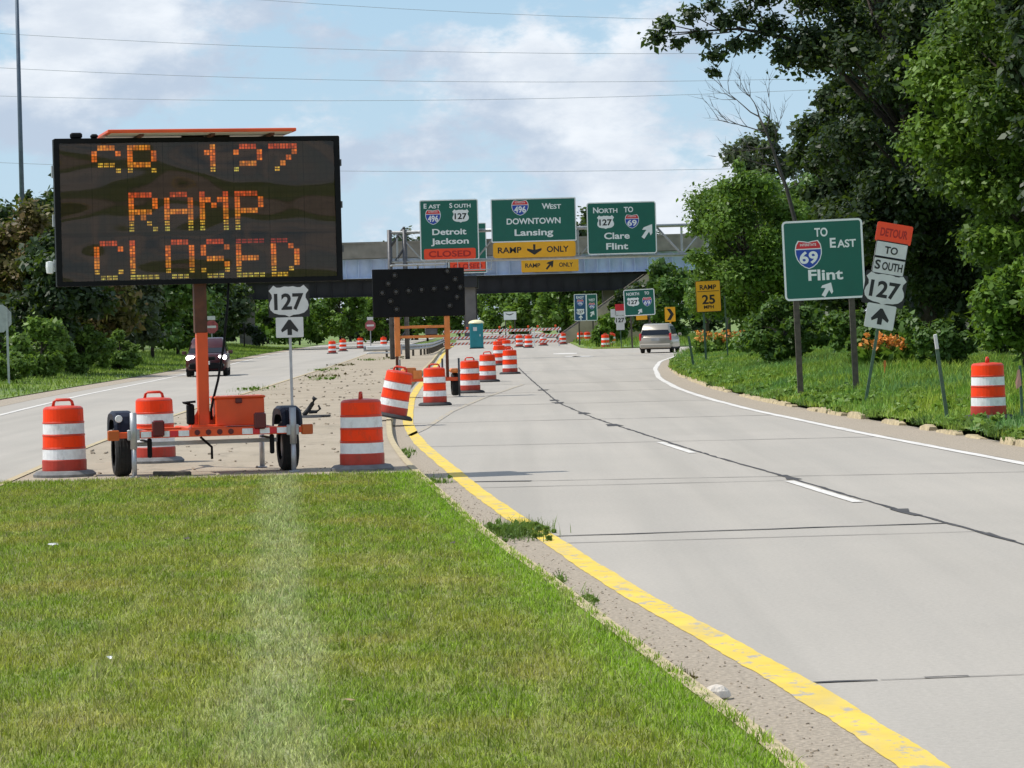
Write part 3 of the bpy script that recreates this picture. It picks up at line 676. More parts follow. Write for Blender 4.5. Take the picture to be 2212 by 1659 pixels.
# dead tree
def dead_tree():
    d = 131; t = thing('dead_tree', 'bare grey dead tree leaning left against the sky', 'tree', (at(1735, 640, d).x, d, .5)); o = t.location
    rs = random.Random(5); mb = MB()
    def P_(px, py, dy=0): return at(px, py, d) - o + Vector((0, dy, 0))
    trunk = [Vector((0, 0, 0)), P_(1718, 480), P_(1700, 410), P_(1682, 360), P_(1668, 318), P_(1655, 285), P_(1640, 252)]
    mb.tube(trunk, [.15, .10, .085, .075, .062, .052, .04], 7)
    def grow(p, dirn, L_, r, lev):
        pts = [p]; dd = Vector(dirn).normalized()
        for i in range(5):
            dd = (dd + Vector((rs.uniform(-.22, .22), rs.uniform(-.15, .15), rs.uniform(-.12, .2)))).normalized(); pts.append(pts[-1] + dd*L_/5)
        mb.tube(pts, [r*(1-.16*i) for i in range(6)], 5, False)
        if lev > 0:
            for k in range(6 if lev > 1 else 4):
                q = pts[rs.choice((2, 3, 4, 5))]; nd = dd + Vector((rs.uniform(-.9, .5), rs.uniform(-.5, .5), rs.uniform(-.4, .9)))
                grow(q, nd, L_*rs.uniform(.4, .62), r*.5, lev-1)
    for i, v, L_ in ((6, (-.9, .1, .35), 2.6), (6, (-.2, .2, 1), 2.0), (5, (-1, -.1, .12), 2.6), (5, (.4, .1, 1), 1.9), (4, (-1, .2, -.1), 2.0), (4, (.5, 0, .9), 1.6), (3, (.9, 0, .4), 1.4), (3, (-.9, 0, .3), 1.5), (2, (.9, .1, .3), 1.3)):
        grow(trunk[i], v, L_*.80, .034, 2)
    mb.build('trunk', M['dead_bark'], t)
dead_tree()

# the trees on the left
tree('tree', 'brown tinged tree at the left frame edge below the light pole', -22.2, 141, .4, 7.9, 3.0, 2.8, .5, 40, 18000, .23, LEAF['brown'], cl=.33)
tree('tree', 'tall dark pointed tree close to the left edge of the message board', -24.6, 168, .4, 11.6, 2.2, 2.2, 1.0, 24, 10000, .28, LEAF['dark'], cl=.38)
tree('tree', 'dark round tree behind the light pole at the left', -29.0, 180, .4, 11.2, 3.6, 3, 1.0, 30, 12000, .28, LEAF['dark'], cl=.34)
LB = 'trees lining the left road under the message board'
for x, y, h, rx, m in ((-20.6, 138, 6.5, 2.6, 'dark'), (-21.5, 155, 7, 3.0, 'brown'), (-21.8, 172, 7.2, 3.0, 'grey'), (-22.4, 190, 7, 3.1, 'mid'), (-23.0, 210, 7, 3.3, 'mid'), (-24, 232, 7.5, 3.6, 'dark'), (-25.5, 254, 8, 3.8, 'dark'), (-26, 150, 8, 3.4, 'dark'), (-27, 205, 9, 4, 'dark')):
    tree('tree', 'dark green tree in the row lining the left road below the message board', x, y, .4, h, rx, rx, .2, 28, 10000, .2+.0006*y, LEAF[m], LB, cl=.36)
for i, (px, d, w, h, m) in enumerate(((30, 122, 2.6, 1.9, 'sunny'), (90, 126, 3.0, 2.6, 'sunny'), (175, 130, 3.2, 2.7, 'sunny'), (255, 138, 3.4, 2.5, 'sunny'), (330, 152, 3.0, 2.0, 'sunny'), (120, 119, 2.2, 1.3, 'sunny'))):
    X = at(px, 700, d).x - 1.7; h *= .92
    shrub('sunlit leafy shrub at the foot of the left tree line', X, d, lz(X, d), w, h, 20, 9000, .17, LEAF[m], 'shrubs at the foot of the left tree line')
for x, y, w, h in ((-24.5, 136, 6, 3.4), (-25, 152, 6, 3.4), (-25.5, 170, 7, 3.6), (-26.5, 192, 7, 3.6), (-27.5, 215, 8, 4), (-29, 240, 8, 4), (-30, 268, 8, 4), (-25, 285, 7, 3.4)):
    shrub('understorey bush behind the left tree line', x, y, .4, w, h, 14, 4500, .3, LEAF['dark'], 'understorey behind the left tree line')
# woods beyond the bridge
protos = []
for i, (m, h, r) in enumerate((('bright', 10, 4.2), ('mid', 13, 4.8), ('dark', 15, 5.0), ('bright', 7, 4.0))):
    protos.append(tree('tree', 'leafy tree in the wood seen under and above the bridge', -300, 500, 0, h, r, r, .1, 30, 6500, .5, LEAF[m], 'trees in the wood beyond the bridge', cl=.36, seed=70+i))
used = set()
for i, (x, y, k, s) in enumerate(((-40, 352, 2, .8), (-34, 348, 1, .8), (-29, 356, 0, .9), (-25.5, 342, 3, .9), (-24.5, 352, 3, 1.0), (-19.5, 346, 0, .8), (-14.5, 352, 3, .95), (-10, 360, 0, .8), (-12.5, 398, 2, 1.05), (-17, 404, 2, .72), (-6.5, 376, 1, .7),
                                  (-1.5, 372, 0, .75), (2.2, 362, 3, 1.0), (5.6, 352, 0, .85), (9.8, 350, 0, .9), (8.5, 400, 2, 1.2), (13, 366, 1, .9), (12, 410, 1, 1.35), (18, 372, 2, .9), (24, 380, 2, 1), (30, 385, 1, 1.1), (-21, 396, 2, .75), (-32, 400, 2, .8), (-47, 380, 2, .8))):
    o = protos[k] if k not in used else dup(protos[k]); used.add(k)
    o.location = (x, y, 0); o.scale = (s, s, s); o.rotation_euler = (0, 0, i*1.3)

# ------------------------------------------------------------------ bridge, gantry, wires, light pole
def bridge():
    t = thing('highway_bridge', 'steel girder bridge with pale blue fascia crossing the road behind the overhead signs', 'bridge', (0, 275, 0))
    x0, x1 = -60, 60
    f = MB(); f.box((0, .1, 7.15), (x1-x0, .04, 1.66)); f.box((0, 0, 6.30), (x1-x0, .5, .06)); f.box((0, 0, 8.0), (x1-x0, .5, .06))
    x = x0
    while x < x1: f.box((x, -.12, 7.15), (.06, .40, 1.62)); x += 1.13
    f.build('fascia_girder', M['bridge_paint'], t)
    for k in range(1, 6):
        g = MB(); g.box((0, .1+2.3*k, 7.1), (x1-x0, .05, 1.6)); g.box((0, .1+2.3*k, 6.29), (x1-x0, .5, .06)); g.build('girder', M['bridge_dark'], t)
    d = MB(); d.box((0, 6, 8.2), (x1-x0, 14, .26)); d.build('deck', M['bridge_conc'], t)
    p = MB(); p.box((0, -.85, 8.72), (x1-x0, .35, 1.3)); p.box((0, -.85, 9.45), (x1-x0, .45, .18)); p.build('parapet', M['bridge_conc'], t)
    p = MB(); p.box((0, 12.8, 8.72), (x1-x0, .35, 1.3)); p.build('parapet', M['bridge_conc'], t)
    for X in (-3.7, 26):
        c = MB(); c.box((X, 6, 5.75), (1.3, 13, 1.0)); c.build('pier_cap', M['bridge_dark'], t)
        for yy in (.8, 6, 11.4):
            c = MB(); c.box((X, yy, 2.6), (.95, .95, 5.3)); c.build('pier_column', M['pier_conc'], t)
    a = MB(); a.add([(3.4, -1.5, .05), (3.4, 14, .05), (12.5, 14, 6.2), (12.5, -1.5, 6.2), (12.5, -1.5, -.1), (12.5, 14, -.1)], [(0, 3, 2, 1), (0, 4, 3), (1, 2, 5), (3, 4, 5, 2)])
    a.build('slope_paving', M['slope_conc'], t)
    return t
bridge()
t2 = thing('shade_bridge', 'dark low girder bridge in shade just behind the pale blue bridge', 'bridge', (0, 297, 0))  # added bridge, coloured near black to stand in for the shaded underside
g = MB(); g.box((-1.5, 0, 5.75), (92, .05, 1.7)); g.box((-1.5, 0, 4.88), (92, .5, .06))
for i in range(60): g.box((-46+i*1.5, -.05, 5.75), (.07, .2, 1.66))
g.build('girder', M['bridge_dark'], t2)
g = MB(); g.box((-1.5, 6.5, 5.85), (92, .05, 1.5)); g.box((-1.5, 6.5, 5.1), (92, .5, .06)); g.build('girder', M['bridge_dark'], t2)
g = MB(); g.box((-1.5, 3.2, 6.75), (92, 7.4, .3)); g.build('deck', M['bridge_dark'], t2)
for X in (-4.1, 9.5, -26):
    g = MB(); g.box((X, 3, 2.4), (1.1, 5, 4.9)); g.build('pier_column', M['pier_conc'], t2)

# ------- sign pieces
def us_outline(w, h, cx, cz, k=1.0):
    half = [(0, .90), (.22, .93), (.42, .86), (.60, .86), (.76, 1.0), (1.0, .66), (.86, .42), (.84, .2), (.95, -.05), (.99, -.3), (.93, -.55), (.76, -.75), (.5, -.85), (.2, -.88), (0, -1.0)]
    pts = [(-a, b) for a, b in half[::-1]][:-1] + [(a, b) for a, b in half][0:-1]
    pts = [(a, b) for a, b in half] + [(-a, b) for a, b in half[-2:0:-1]]
    return [(cx + a*w/2*k, cz + b*h/2*k) for a, b in pts][::-1]
def inter_outline(w, h, cx, cz, k=1.0, part='all'):
    half = [(0, .88), (.3, .94), (.62, .98), (.74, 1.0), (.93, .72), (1.0, .36), (.98, .02), (.86, -.34), (.62, -.66), (.32, -.88), (0, -1.0)]
    pts = [(a, b) for a, b in half] + [(-a, b) for a, b in half[-2:0:-1]]
    if part == 'top':
        pts = [(0, .88), (.3, .94), (.62, .98), (.74, 1.0), (.93, .72), (.985, .46), (-.985, .46), (-.93, .72), (-.74, 1.0), (-.62, .98), (-.3, .94)]
    if part == 'low':
        pts = [(.995, .38), (.98, .02), (.86, -.34), (.62, -.66), (.32, -.88), (0, -1.0), (-.32, -.88), (-.62, -.66), (-.86, -.34), (-.98, .02), (-.995, .38)]
    return [(cx + a*w/2*k, cz + b*h/2*k) for a, b in pts][::-1]
def arrow_pts(cx, cz, s, ang, shaft=.34, head=.95, L=1.0):
    p = [(-shaft/2, -L/2), (shaft/2, -L/2), (shaft/2, .02), (head/2, -.12), (head/2, .06), (0, L/2), (-head/2, .06), (-head/2, -.12), (-shaft/2, .02)]
    c, s_ = math.cos(ang), math.sin(ang)
    return [(cx + (a*c - b*s_)*s, cz + (a*s_ + b*c)*s) for a, b in p]
def up_arrow(cx, cz, s):
    p = [(-.16, -.55), (.16, -.55), (.16, -.12), (.55, -.35), (.62, -.18), (.08, .55), (-.08, .55), (-.62, -.18), (-.55, -.35), (-.16, -.12)]
    return [(cx+a*s, cz+b*s) for a, b in p]
def us_shield(par, w, h, cx, cz, y, num, plate=False, nh=.40):
    m = MB(); m.plate(us_outline(w, h, cx, cz), y, .003); o = m.build('route_shield', M['sign_white'] if not plate else M['sign_grey'], par)
    n = MB(); n.text(num, cx, cz-.02*h, h*nh*1.12, y-.003, w=w*.74, bold=.03); n.build('numerals', M['sign_black'], o); return o
def interstate(par, w, h, cx, cz, y, num):
    m = MB(); m.plate(inter_outline(w, h, cx, cz), y, .003); o = m.build('route_shield', M['sign_white'], par)
    r = MB(); r.plate(inter_outline(w, h, cx, cz, .93, 'top'), y-.003, .002); r.build('red_crown', M['sign_red'], o)
    b = MB(); b.plate(inter_outline(w, h, cx, cz, .93, 'low'), y-.003, .002); b.build('blue_field', M['sign_blue'], o)
    n = MB(); n.text(num, cx, cz-.10*h, h*.42, y-.006, w=w*.68, bold=.03); n.text('INTERSTATE', cx, cz+.345*h, h*.085, y-.006, w=w*.6)
    n.build('numerals', M['sign_white'], o); return o
def panel(par, w, h, cx, cz, m, border=None, r=None, y=-.02, th=.025, bw=.05, name='panel'):
    r = r if r is not None else min(w, h)*.07
    p = MB(); p.plate(rrect(w, h, r, 4, cx, cz), y, th); o = p.build(name, m, par)
    if border:
        k = MB(); k.ring(rrect(w, h, r, 4, cx, cz), rrect(w-2*bw, h-2*bw, max(.01, r-bw), 4, cx, cz), y-.004, .003); k.build('border', border, o)
    return o
def legend(par, items, y, m, name='lettering', bold=.025):
    g = MB()
    for s_, cx, cz, h, w in items: g.text(s_, cx, cz, h, y, w, bold)
    return g.build(name, m, par)

# ------- overhead gantry
YG = 170.0
def gantry():
    b = at(851, 770, YG); z0 = b.x
    t = thing('sign_gantry', 'grey steel box truss gantry carrying the overhead signs across the road', 'gantry', (0, YG+.9, 0))
    c = MB(); X = at(857, 540, YG).x
    for dx in (-.42, .42):
        for dy in (-.45, .45): c.tube([(X+dx, dy, 0), (X+dx, dy, 7.35)], .12, 8)
    for k in range(6):
        z = .6 + k*1.15
        for dy in (-.45, .45): c.tube([(X-.42, dy, z), (X+.42, dy, z+1.15)], .05, 5)
    c.build('column', M['steel_dark'], t)
    c = MB(); X2 = 12.5
    for dx in (-.42, .42):
        for dy in (-.45, .45): c.tube([(X2+dx, dy, 0), (X2+dx, dy, 7.35)], .12, 8)
    c.build('column', M['steel_dark'], t)
    k = MB()
    for zz in (5.55, 7.2):
        for dy in (-.45, .45): k.tube([(X-.4, dy, zz), (X2+.4, dy, zz)], .085, 7)
    n = 13
    for i in range(n):
        a, b2 = X + (X2-X)*i/n, X + (X2-X)*(i+1)/n
        for dy in (-.45, .45):
            k.tube([(a, dy, 5.55), (a, dy, 7.2)], .04, 5); k.tube([(a, dy, 5.55 if i % 2 else 7.2), (b2, dy, 7.2 if i % 2 else 5.55)], .04, 5)
        k.tube([(a, -.45, 7.2), (b2, .45, 7.2)], .03, 5)
    k.build('truss', M['galv'], t)
    w = MB(); w.box((X+3.0, -.95, 5.0), (4.5, .7, .05))
    for i in range(8): w.box((X+.9+i*.62, -1.28, 5.3), (.04, .04, .6))
    w.box((X+3.0, -1.28, 5.58), (4.5, .03, .03)); w.build('walkway', M['galv'], t)
gantry()
def over_sign(name, label, x0, x1, y0, y1, d=YG):
    a, b = at((x0+x1)/2, (y0+y1)/2, d), F/d
    t = thing(name, label, 'road sign', a, (0, ROLL*.0 + math.radians(.9)*0, 0)); w, h = (x1-x0)/b, (y1-y0)/b
    br = MB()
    for q in (-.3, .3): br.box((w*q, .28, 0), (.1, .5, h*.9))
    br.build('bracket', M['galv'], t)
    return t, w, h
# left: east / south
t, w, h = over_sign('overhead_sign', 'green overhead sign EAST SOUTH, Detroit and Jackson, with an orange CLOSED strip', 907, 1034, 431, 562)
panel(t, w, h, 0, 0, M['sign_green'], M['sign_white'], .12, bw=.06)
def caps(items, big, rest, x, z, hh, s=.78):   # first letter taller
    items.append((big, x[0], z, hh, None)); items.append((rest, x[1], z - hh*(1-s)/2, hh*s, x[2]))
it = []
caps(it, 'E', 'AST', (-1.31, -.80, .66), h*.40, .27); caps(it, 'S', 'OUTH', (.12, .76, .92), h*.40, .27)
it += [('Detroit', -.0, -h*.03, .34, 1.9), ('Jackson', .02, -h*.185, .33, 2.1)]
legend(t, it, -.024, M['sign_white'])
interstate(t, .86, .84, -w*.27, h*.215, -.024, '496'); us_shield(t, .92, .74, w*.20, h*.225, -.024, '127')
c = panel(t, w*.88, h*.175, 0, -h*.395, M['sign_orange'], None, .1, y=-.035, th=.012, name='closed_strip'); legend(c, [('CLOSED', 0, -h*.395, .34, w*.72)], -.038, M['sign_dkorange'])
# centre: west
t, w, h = over_sign('overhead_sign', 'widest green overhead sign WEST, Downtown Lansing, with yellow RAMP ONLY strip', 1061, 1245, 428, 556)
panel(t, w, h*.735, 0, h*.1325, M['sign_green'], M['sign_white'], .06, bw=.06)
it = []; caps(it, 'W', 'EST', (.72, 1.24, .62), h*.36, .32)
it += [('DOWNTOWN', .0, h*.115, .33, 3.0), ('Lansing', .0, -h*.075, .36, 2.15)]
legend(t, it, -.024, M['sign_white']); interstate(t, .95, .85, -w*.155, h*.34, -.024, '496')
c = panel(t, w*.97, h*.262, 0, -h*.368, M['sign_yellow'], None, .14, y=-.03, name='yellow_strip')
legend(c, [('RAMP', -w*.29, -h*.368, .33, 1.32), ('ONLY', w*.275, -h*.368, .33, 1.22)], -.034, M['sign_black'])
a = MB(); a.plate(arrow_pts(0, -h*.368, .62, math.pi, .2, 1.3, .95), -.034); a.build('arrow', M['sign_black'], c)
# right: north / to
t, w, h = over_sign('overhead_sign', 'right green overhead sign NORTH TO, Clare and Flint, with white slanted arrow', 1268, 1418, 436, 549)
panel(t, w, h, 0, 0, M['sign_green'], M['sign_white'], .16, bw=.06)
it = []; caps(it, 'N', 'ORTH', (-1.42, -.74, 1.05), h*.35, .32)
it += [('TO', .40, h*.35, .30, .52), ('Clare', -.28, -h*.145, .36, 1.42), ('Flint', -.28, -h*.345, .36, 1.22)]
legend(t, it, -.024, M['sign_white']); us_shield(t, .95, .76, -w*.23, h*.12, -.024, '127'); interstate(t, .78, .78, w*.15, h*.12, -.024, '69')
a = MB(); a.plate(arrow_pts(w*.37, -h*.07, .92, math.radians(-35), .2, .62, 1), -.024); a.build('arrow', M['sign_white'], t)
# second layer, mounted on the bridge
YB = 274.0
t, w, h = over_sign('bridge_sign', 'green sign with orange CLOSED strip on the bridge, mostly hidden behind the Detroit sign', 968, 1051, 482, 590, YB-.4)
panel(t, w, h, 0, 0, M['sign_green'], M['sign_white'], .1, bw=.07); c = panel(t, w*.92, h*.2, 0, -h*.36, M['sign_orange'], None, .1, y=-.035, th=.012, name='closed_strip'); legend(c, [('CLOSED', 0, -h*.36, .44, w*.76)], -.038, M['sign_dkorange'])
t, w, h = over_sign('bridge_sign', 'yellow RAMP ONLY sign on the bridge fascia below the Lansing sign', 1126, 1250, 557, 587, YB-.4)
panel(t, w, h, 0, 0, M['sign_yellow'], None, .12)
legend(t, [('RAMP', -w*.30, -.02, .38, 1.35), ('ONLY', w*.28, -.02, .38, 1.25)], -.024, M['sign_black']); a = MB(); a.plate(arrow_pts(0, 0, 1.0, math.radians(-40), .17, .6, 1), -.024); a.build('arrow', M['sign_black'], t)

# ------- power lines
def wire(label, pts, d):
    q = [(p[0]*.6448, p[1]*.6448) for p in pts]
    w3 = [at(x, y, d) for x, y in q]
    xs = [v.x for v in w3]; zs = [v.z for v in w3]; a, b, c = np.polyfit(xs, zs, 2); a = max(a, .00004)
    b, c = np.polyfit(xs, np.array(zs) - a*np.array(xs)**2, 1)
    m = MB(); m.tube([(x, d, a*x*x + b*x + c) for x in np.linspace(-260, 200, 60)], .015 + .00002*d, 5)
    tag(m.build('power_line', M['wire']), label, 'cable', 'power lines crossing the sky')
for i, (pts, lab) in enumerate((([(1050, 12), (1500, 38), (1900, 55)], 'topmost thin power line crossing the upper sky'), ([(0, 112), (600, 145), (1600, 175), (2212, 180)], 'second power line from the top of the sky'),
                 ([(0, 228), (700, 255), (1500, 275), (2212, 272)], 'third power line from the top of the sky'), ([(0, 322), (700, 335), (1200, 338), (2212, 320)], 'fourth power line just above the message board'),
                 ([(0, 545), (1150, 573), (2212, 570)], 'lowest power line passing behind the message board'))):
    wire(lab, pts, 300+i*6)
t = thing('light_pole', 'tall blue grey light pole at the left rising out of the frame', 'light pole', (at(48, 445, 165).x, 165, .3))
m = MB(); m.tube([(0, 0, 0), (0, 0, 25)], [.16, .085], 12); m.build('pole', M['pole_blue'], t)
m = MB(); m.tube([(0, 0, 24.8), (1.5, 0, 25.4), (2.4, 0, 25.4)], .05, 6); m.bbox((2.7, 0, 25.38), (.8, .35, .16), .05); m.build('lamp_head', M['pole_blue'], t)

# ------------------------------------------------------------------ roadside signs
def post_u(par, x, z0, z1, m, tilt=0, w=.06, y=.03):
    g = MB(); g.box((x, y, (z0+z1)/2), (w, .012, z1-z0)); g.box((x-w*.4, y+.02, (z0+z1)/2), (.012, .035, z1-z0)); g.box((x+w*.4, y+.02, (z0+z1)/2), (.012, .035, z1-z0))
    return g.build('post', m, par)
# green route sign on two wooden posts
b = gp(1790, 836, .36) + Vector((.235, 0, 0)); k = F/b.y
t = thing('route_sign', 'green route sign TO EAST 69 Flint on two wooden posts', 'road sign', b, (0, -math.radians(1.3), 0))
z0 = (836-560)/k; w, h = 174/k, 172/k
panel(t, w, h, -.21, z0, M['sign_green'], M['sign_white'], .1, bw=.045)
for dx in (-.88, .40):
    m = MB(); m.box((dx, .05, z0/2-.05), (.13, .10, z0*1.0+.5)); m.build('post', M['wood_post'], t)
it = [('TO', -.24, z0+h*.345, .20, .30), ('E', .02, z0+h*.205, .225, None), ('AST', .335, z0+h*.19, .18, .43), ('Flint', -.18, z0-h*.19, .25, .80)]
legend(t, it, -.024, M['sign_white']); interstate(t, .62, .66, -.55, z0+h*.07, -.024, '69')
a = MB(); a.plate(arrow_pts(-.16, z0-h*.375, .36, math.radians(-32), .26, .8, 1), -.024); a.build('arrow', M['sign_white'], t)
# leaning detour assembly
b = gp(1873, 853, .36); k = F/b.y
t = thing('detour_sign', 'leaning stack of detour plates TO SOUTH 127 with up arrow on a green post', 'road sign', b, (0, math.radians(11), 0))
post_u(t, 0, -.3, 3.62, M['green_post'])
L_ = lambda py: (853-py)/k*1.015
zz = [L_(505), L_(542), L_(575), L_(625), L_(684)]
panel(t, .74, .40, .0, zz[0], M['sign_orange'], None, .04, name='detour_plate'); legend(t, [('DETOUR', 0, zz[0], .17, .56)], -.024, M['sign_dkorange'])
panel(t, .66, .36, .0, zz[1], M['sign_grey'], M['sign_black'], .03, bw=.012, name='to_plate'); panel(t, .66, .36, 0, zz[2], M['sign_grey'], M['sign_black'], .03, bw=.012, name='direction_plate')
legend(t, [('TO', 0, zz[1], .15, .27), ('S', -.23, zz[2], .19, None), ('OUTH', .075, zz[2]-.012, .165, .42)], -.026, M['sign_black'])
p = MB(); p.plate(rrect(.86, .68, .03, 3, 0, zz[3]), -.018, .015); p.build('shield_plate', M['sign_black'], t); us_shield(t, .83, .66, 0, zz[3], -.022, '127', True, .46)
panel(t, .60, .50, .0, zz[4], M['sign_grey'], None, .03, name='arrow_plate'); a = MB(); a.plate(up_arrow(0, zz[4], .30), -.024); a.build('arrow', M['sign_black'], t)
# 127 assembly behind the trailer
b = at(632, 915, 59.0); b.z = ISZ; k = F/59.0
t = thing('route_marker', 'white 127 shield over an up arrow plate on a thin post behind the trailer', 'road sign', b, (0, -math.radians(.2), 0))
z1 = at(631, 650, 59).z - ISZ; z2 = at(631, 707, 59).z - ISZ
post_u(t, 0, -.1, z1+.25, M['galv'], w=.05)
p = MB(); p.plate(rrect(.79, .63, .03, 3, 0, z1), -.018, .015); p.build('shield_plate', M['sign_black'], t); us_shield(t, .77, .61, 0, z1, -.022, '127', True, .46)
panel(t, .53, .39, 0, z2, M['sign_grey'], None, .02, name='arrow_plate'); a = MB(); a.plate(up_arrow(0, z2, .27), -.024); a.build('arrow', M['sign_black'], t)
# ramp speed
b = gp(1525, 771, .45); k = F/b.y; zc = at(1537, 640, b.y).z - b.z
t = thing('advisory_sign', 'yellow RAMP 25 MPH advisory sign on two posts before the round green tree', 'road sign', b, (0, -math.radians(1.5), 0))
w, h = 54/k, 68/k; panel(t, w, h, .22, zc, M['sign_yellow'], M['sign_black'], .06, bw=.02)
g = MB(); g.box((.22, -.0245, zc+h*.16), (w*.86, .002, .02)); g.build('rule', M['sign_black'], t)
legend(t, [('RAMP', .22, zc+h*.29, .19, w*.66), ('25', .22, zc-h*.10, .36, w*.52), ('MPH', .22, zc-h*.34, .13, w*.4)], -.025, M['sign_black'])
post_u(t, 0, -.2, zc, M['green_post'], w=.09); post_u(t, .95, -.2, zc, M['green_post'], w=.06, y=1.2)
# second pair further off
b = at(1267, 735, 236); b.z = .1; k = F/236; zc = at(1267, 664, 236).z - .1
t = thing('lane_sign', 'blue and green two column lane sign beside the slope paving', 'road sign', b); w, h = 50/k, 58/k
panel(t, w*.53, h, -w*.235, zc, M['sign_teal'], M['sign_white'], .08, bw=.05, name='blue_panel'); panel(t, w*.47, h, w*.265, zc, M['sign_green'], M['sign_white'], .08, bw=.05, name='green_panel')
interstate(t, .5, .5, -w*.23, zc+h*.18, -.024, '496'); us_shield(t, .6, .48, -w*.23, zc-h*.16, -.024, '127'); interstate(t, .5, .5, w*.27, zc+h*.05, -.024, '496')
legend(t, [('EAST', -w*.23, zc+h*.38, .2, .6), ('WEST', w*.27, zc+h*.27, .2, .5)], -.024, M['sign_white'])
a = MB(); a.plate(arrow_pts(-w*.22, zc-h*.37, .38, 0, .24, .8, 1), -.024); a.plate(arrow_pts(w*.28, zc-h*.24, .5, math.radians(-30), .24, .7, 1), -.024); a.build('arrow', M['sign_white'], t)
for dx in (-w*.3, w*.3): post_u(t, dx, -.1, zc, M['wood_post'], w=.12)
dE = 204; b = at(1386, 740, dE); b.z = .2; k = F/dE; zc = at(1386, 653, dE).z - .2
t = thing('exit_sign', 'green exit sign NORTH TO 127 69 with a yellow tab above the minivan', 'road sign', b, (0, -math.radians(1.6), 0)); w, h = 67/k, 57/k
panel(t, w, h, 0, zc, M['sign_green'], M['sign_white'], .12, bw=.06); us_shield(t, .82, .6, -w*.2, zc+.05, -.024, '127'); interstate(t, .62, .62, w*.25, zc+.02, -.024, '69')
legend(t, [('NORTH', -w*.2, zc+h*.33, .2, .85), ('TO', w*.25, zc+h*.34, .2, .32)], -.024, M['sign_white']); a = MB(); a.plate(arrow_pts(.02, zc-h*.34, .42, math.radians(-35), .24, .7, 1), -.024); a.build('arrow', M['sign_white'], t)
panel(t, w*.36, .30, .1, zc-h*.58, M['sign_yellow'], None, .03, name='yellow_tab')
for dx in (-w*.3, w*.3): post_u(t, dx, -.1, zc, M['wood_post'], w=.12)
b = at(1342, 745, 206); b.z = .2; k = F/206
t = thing('marker_stack', 'small stack of white plates under a red plate left of the exit sign', 'road sign', b, (0, -math.radians(1), 0))
for (py, w, h, m, nm) in ((664, .62, .45, 'sign_red', 'red_plate'), (676, .62, .30, 'sign_grey', 'to_plate'), (706, .55, .42, 'sign_grey', 'arrow_plate')):
    panel(t, w, h, 0, at(1342, py, 206).z-.2, M[m], None, .03, name=nm)
panel(t, .35, .55, -.45, at(1336, 676, 206).z-.2, M['sign_grey'], None, .03, name='side_plate')
us_shield(t, .78, .66, 0, at(1342, 691, 206).z-.2, -.024, '127', True); post_u(t, 0, -.1, 2.6, M['green_post'])
b = at(1450, 735, 192); b.z = .6; k = F/192; zc = at(1449, 679, 192).z - .6
t = thing('chevron_sign', 'yellow and black chevron sign beside the minivan', 'road sign', b, (0, -math.radians(1), 0))
panel(t, .66, .92, 0, zc, M['sign_yellow'], None, .04); a = MB(); a.plate([(-.2, zc+.36), (.02, zc+.36), (.24, zc), (.02, zc-.36), (-.2, zc-.36), (.02, zc)][::-1], -.024); a.build('chevron', M['sign_black'], t); post_u(t, 0, -.2, zc, M['sign_yellow'], w=.1)
b = at(1103, 735, 262); b.z = 0; zc = at(1103, 682, 262).z
t = thing('notice_board', 'plain white notice board standing behind the barricades', 'road sign', b); panel(t, 1.12, .74, 0, zc, M['sign_white'], M['sign_black'], .03, bw=.02)
g = MB(); g.plate([(-.36, zc+.20), (-.05, zc+.12), (.30, zc+.21), (.30, zc+.15), (-.02, zc+.03), (-.36, zc+.14)], -.026); g.build('dark_mark', M['sign_black'], t)
for dx in (-.4, .4): post_u(t, dx, -.1, zc, M['wood_post'], w=.09)
def red_sign(label, px, py, d, s):
    b = at(px, 745, d); b.z = .1; zc = at(px, py, d).z - .1
    t = thing('prohibition_sign', label, 'road sign', b)
    o = [(s*math.cos(math.pi/8+i*math.pi/4)/2/.924, zc+s*math.sin(math.pi/8+i*math.pi/4)/2/.924) for i in range(8)]
    p = MB(); p.plate(o, -.02, .02); p.build('panel', M['sign_pink'], t)
    w = MB(); w.plate(rrect(s*.7, s*.18, .02, 2, 0, zc), -.024, .002); w.build('white_bar', M['sign_grey'], t)
    panel(t, s*.6, s*.3, 0, zc+s*.68, M['sign_grey'], None, .02, name='upper_plate'); post_u(t, 0, -.1, zc+s*.5, M['galv'], w=.07)
red_sign('small red prohibition sign left of the arrow board beyond the guardrail', 801, 703, 255, .85)
red_sign('red prohibition sign half hidden behind the message board mast', 458, 706, 200, .85)
b = gp(20, 828, .2); k = F/b.y
t = thing('stop_sign', 'bare grey back of a sign cut by the left frame edge', 'road sign', b, (0, -math.radians(.5), 0)); zc = at(0, 688, b.y).z - .2; s = 1.06
m = MB(); m.plate([(-.36 + s*math.cos(math.pi/8+i*math.pi/4)/2/.924, zc+s*math.sin(math.pi/8+i*math.pi/4)/2/.924) for i in range(8)], -.02, .02); m.build('panel', M['sign_back'], t)
post_u(t, 0, -.2, zc+.4, M['galv'], w=.085, y=-.06); post_u(t, -.72, -.2, zc+.4, M['galv'], w=.085, y=-.06)
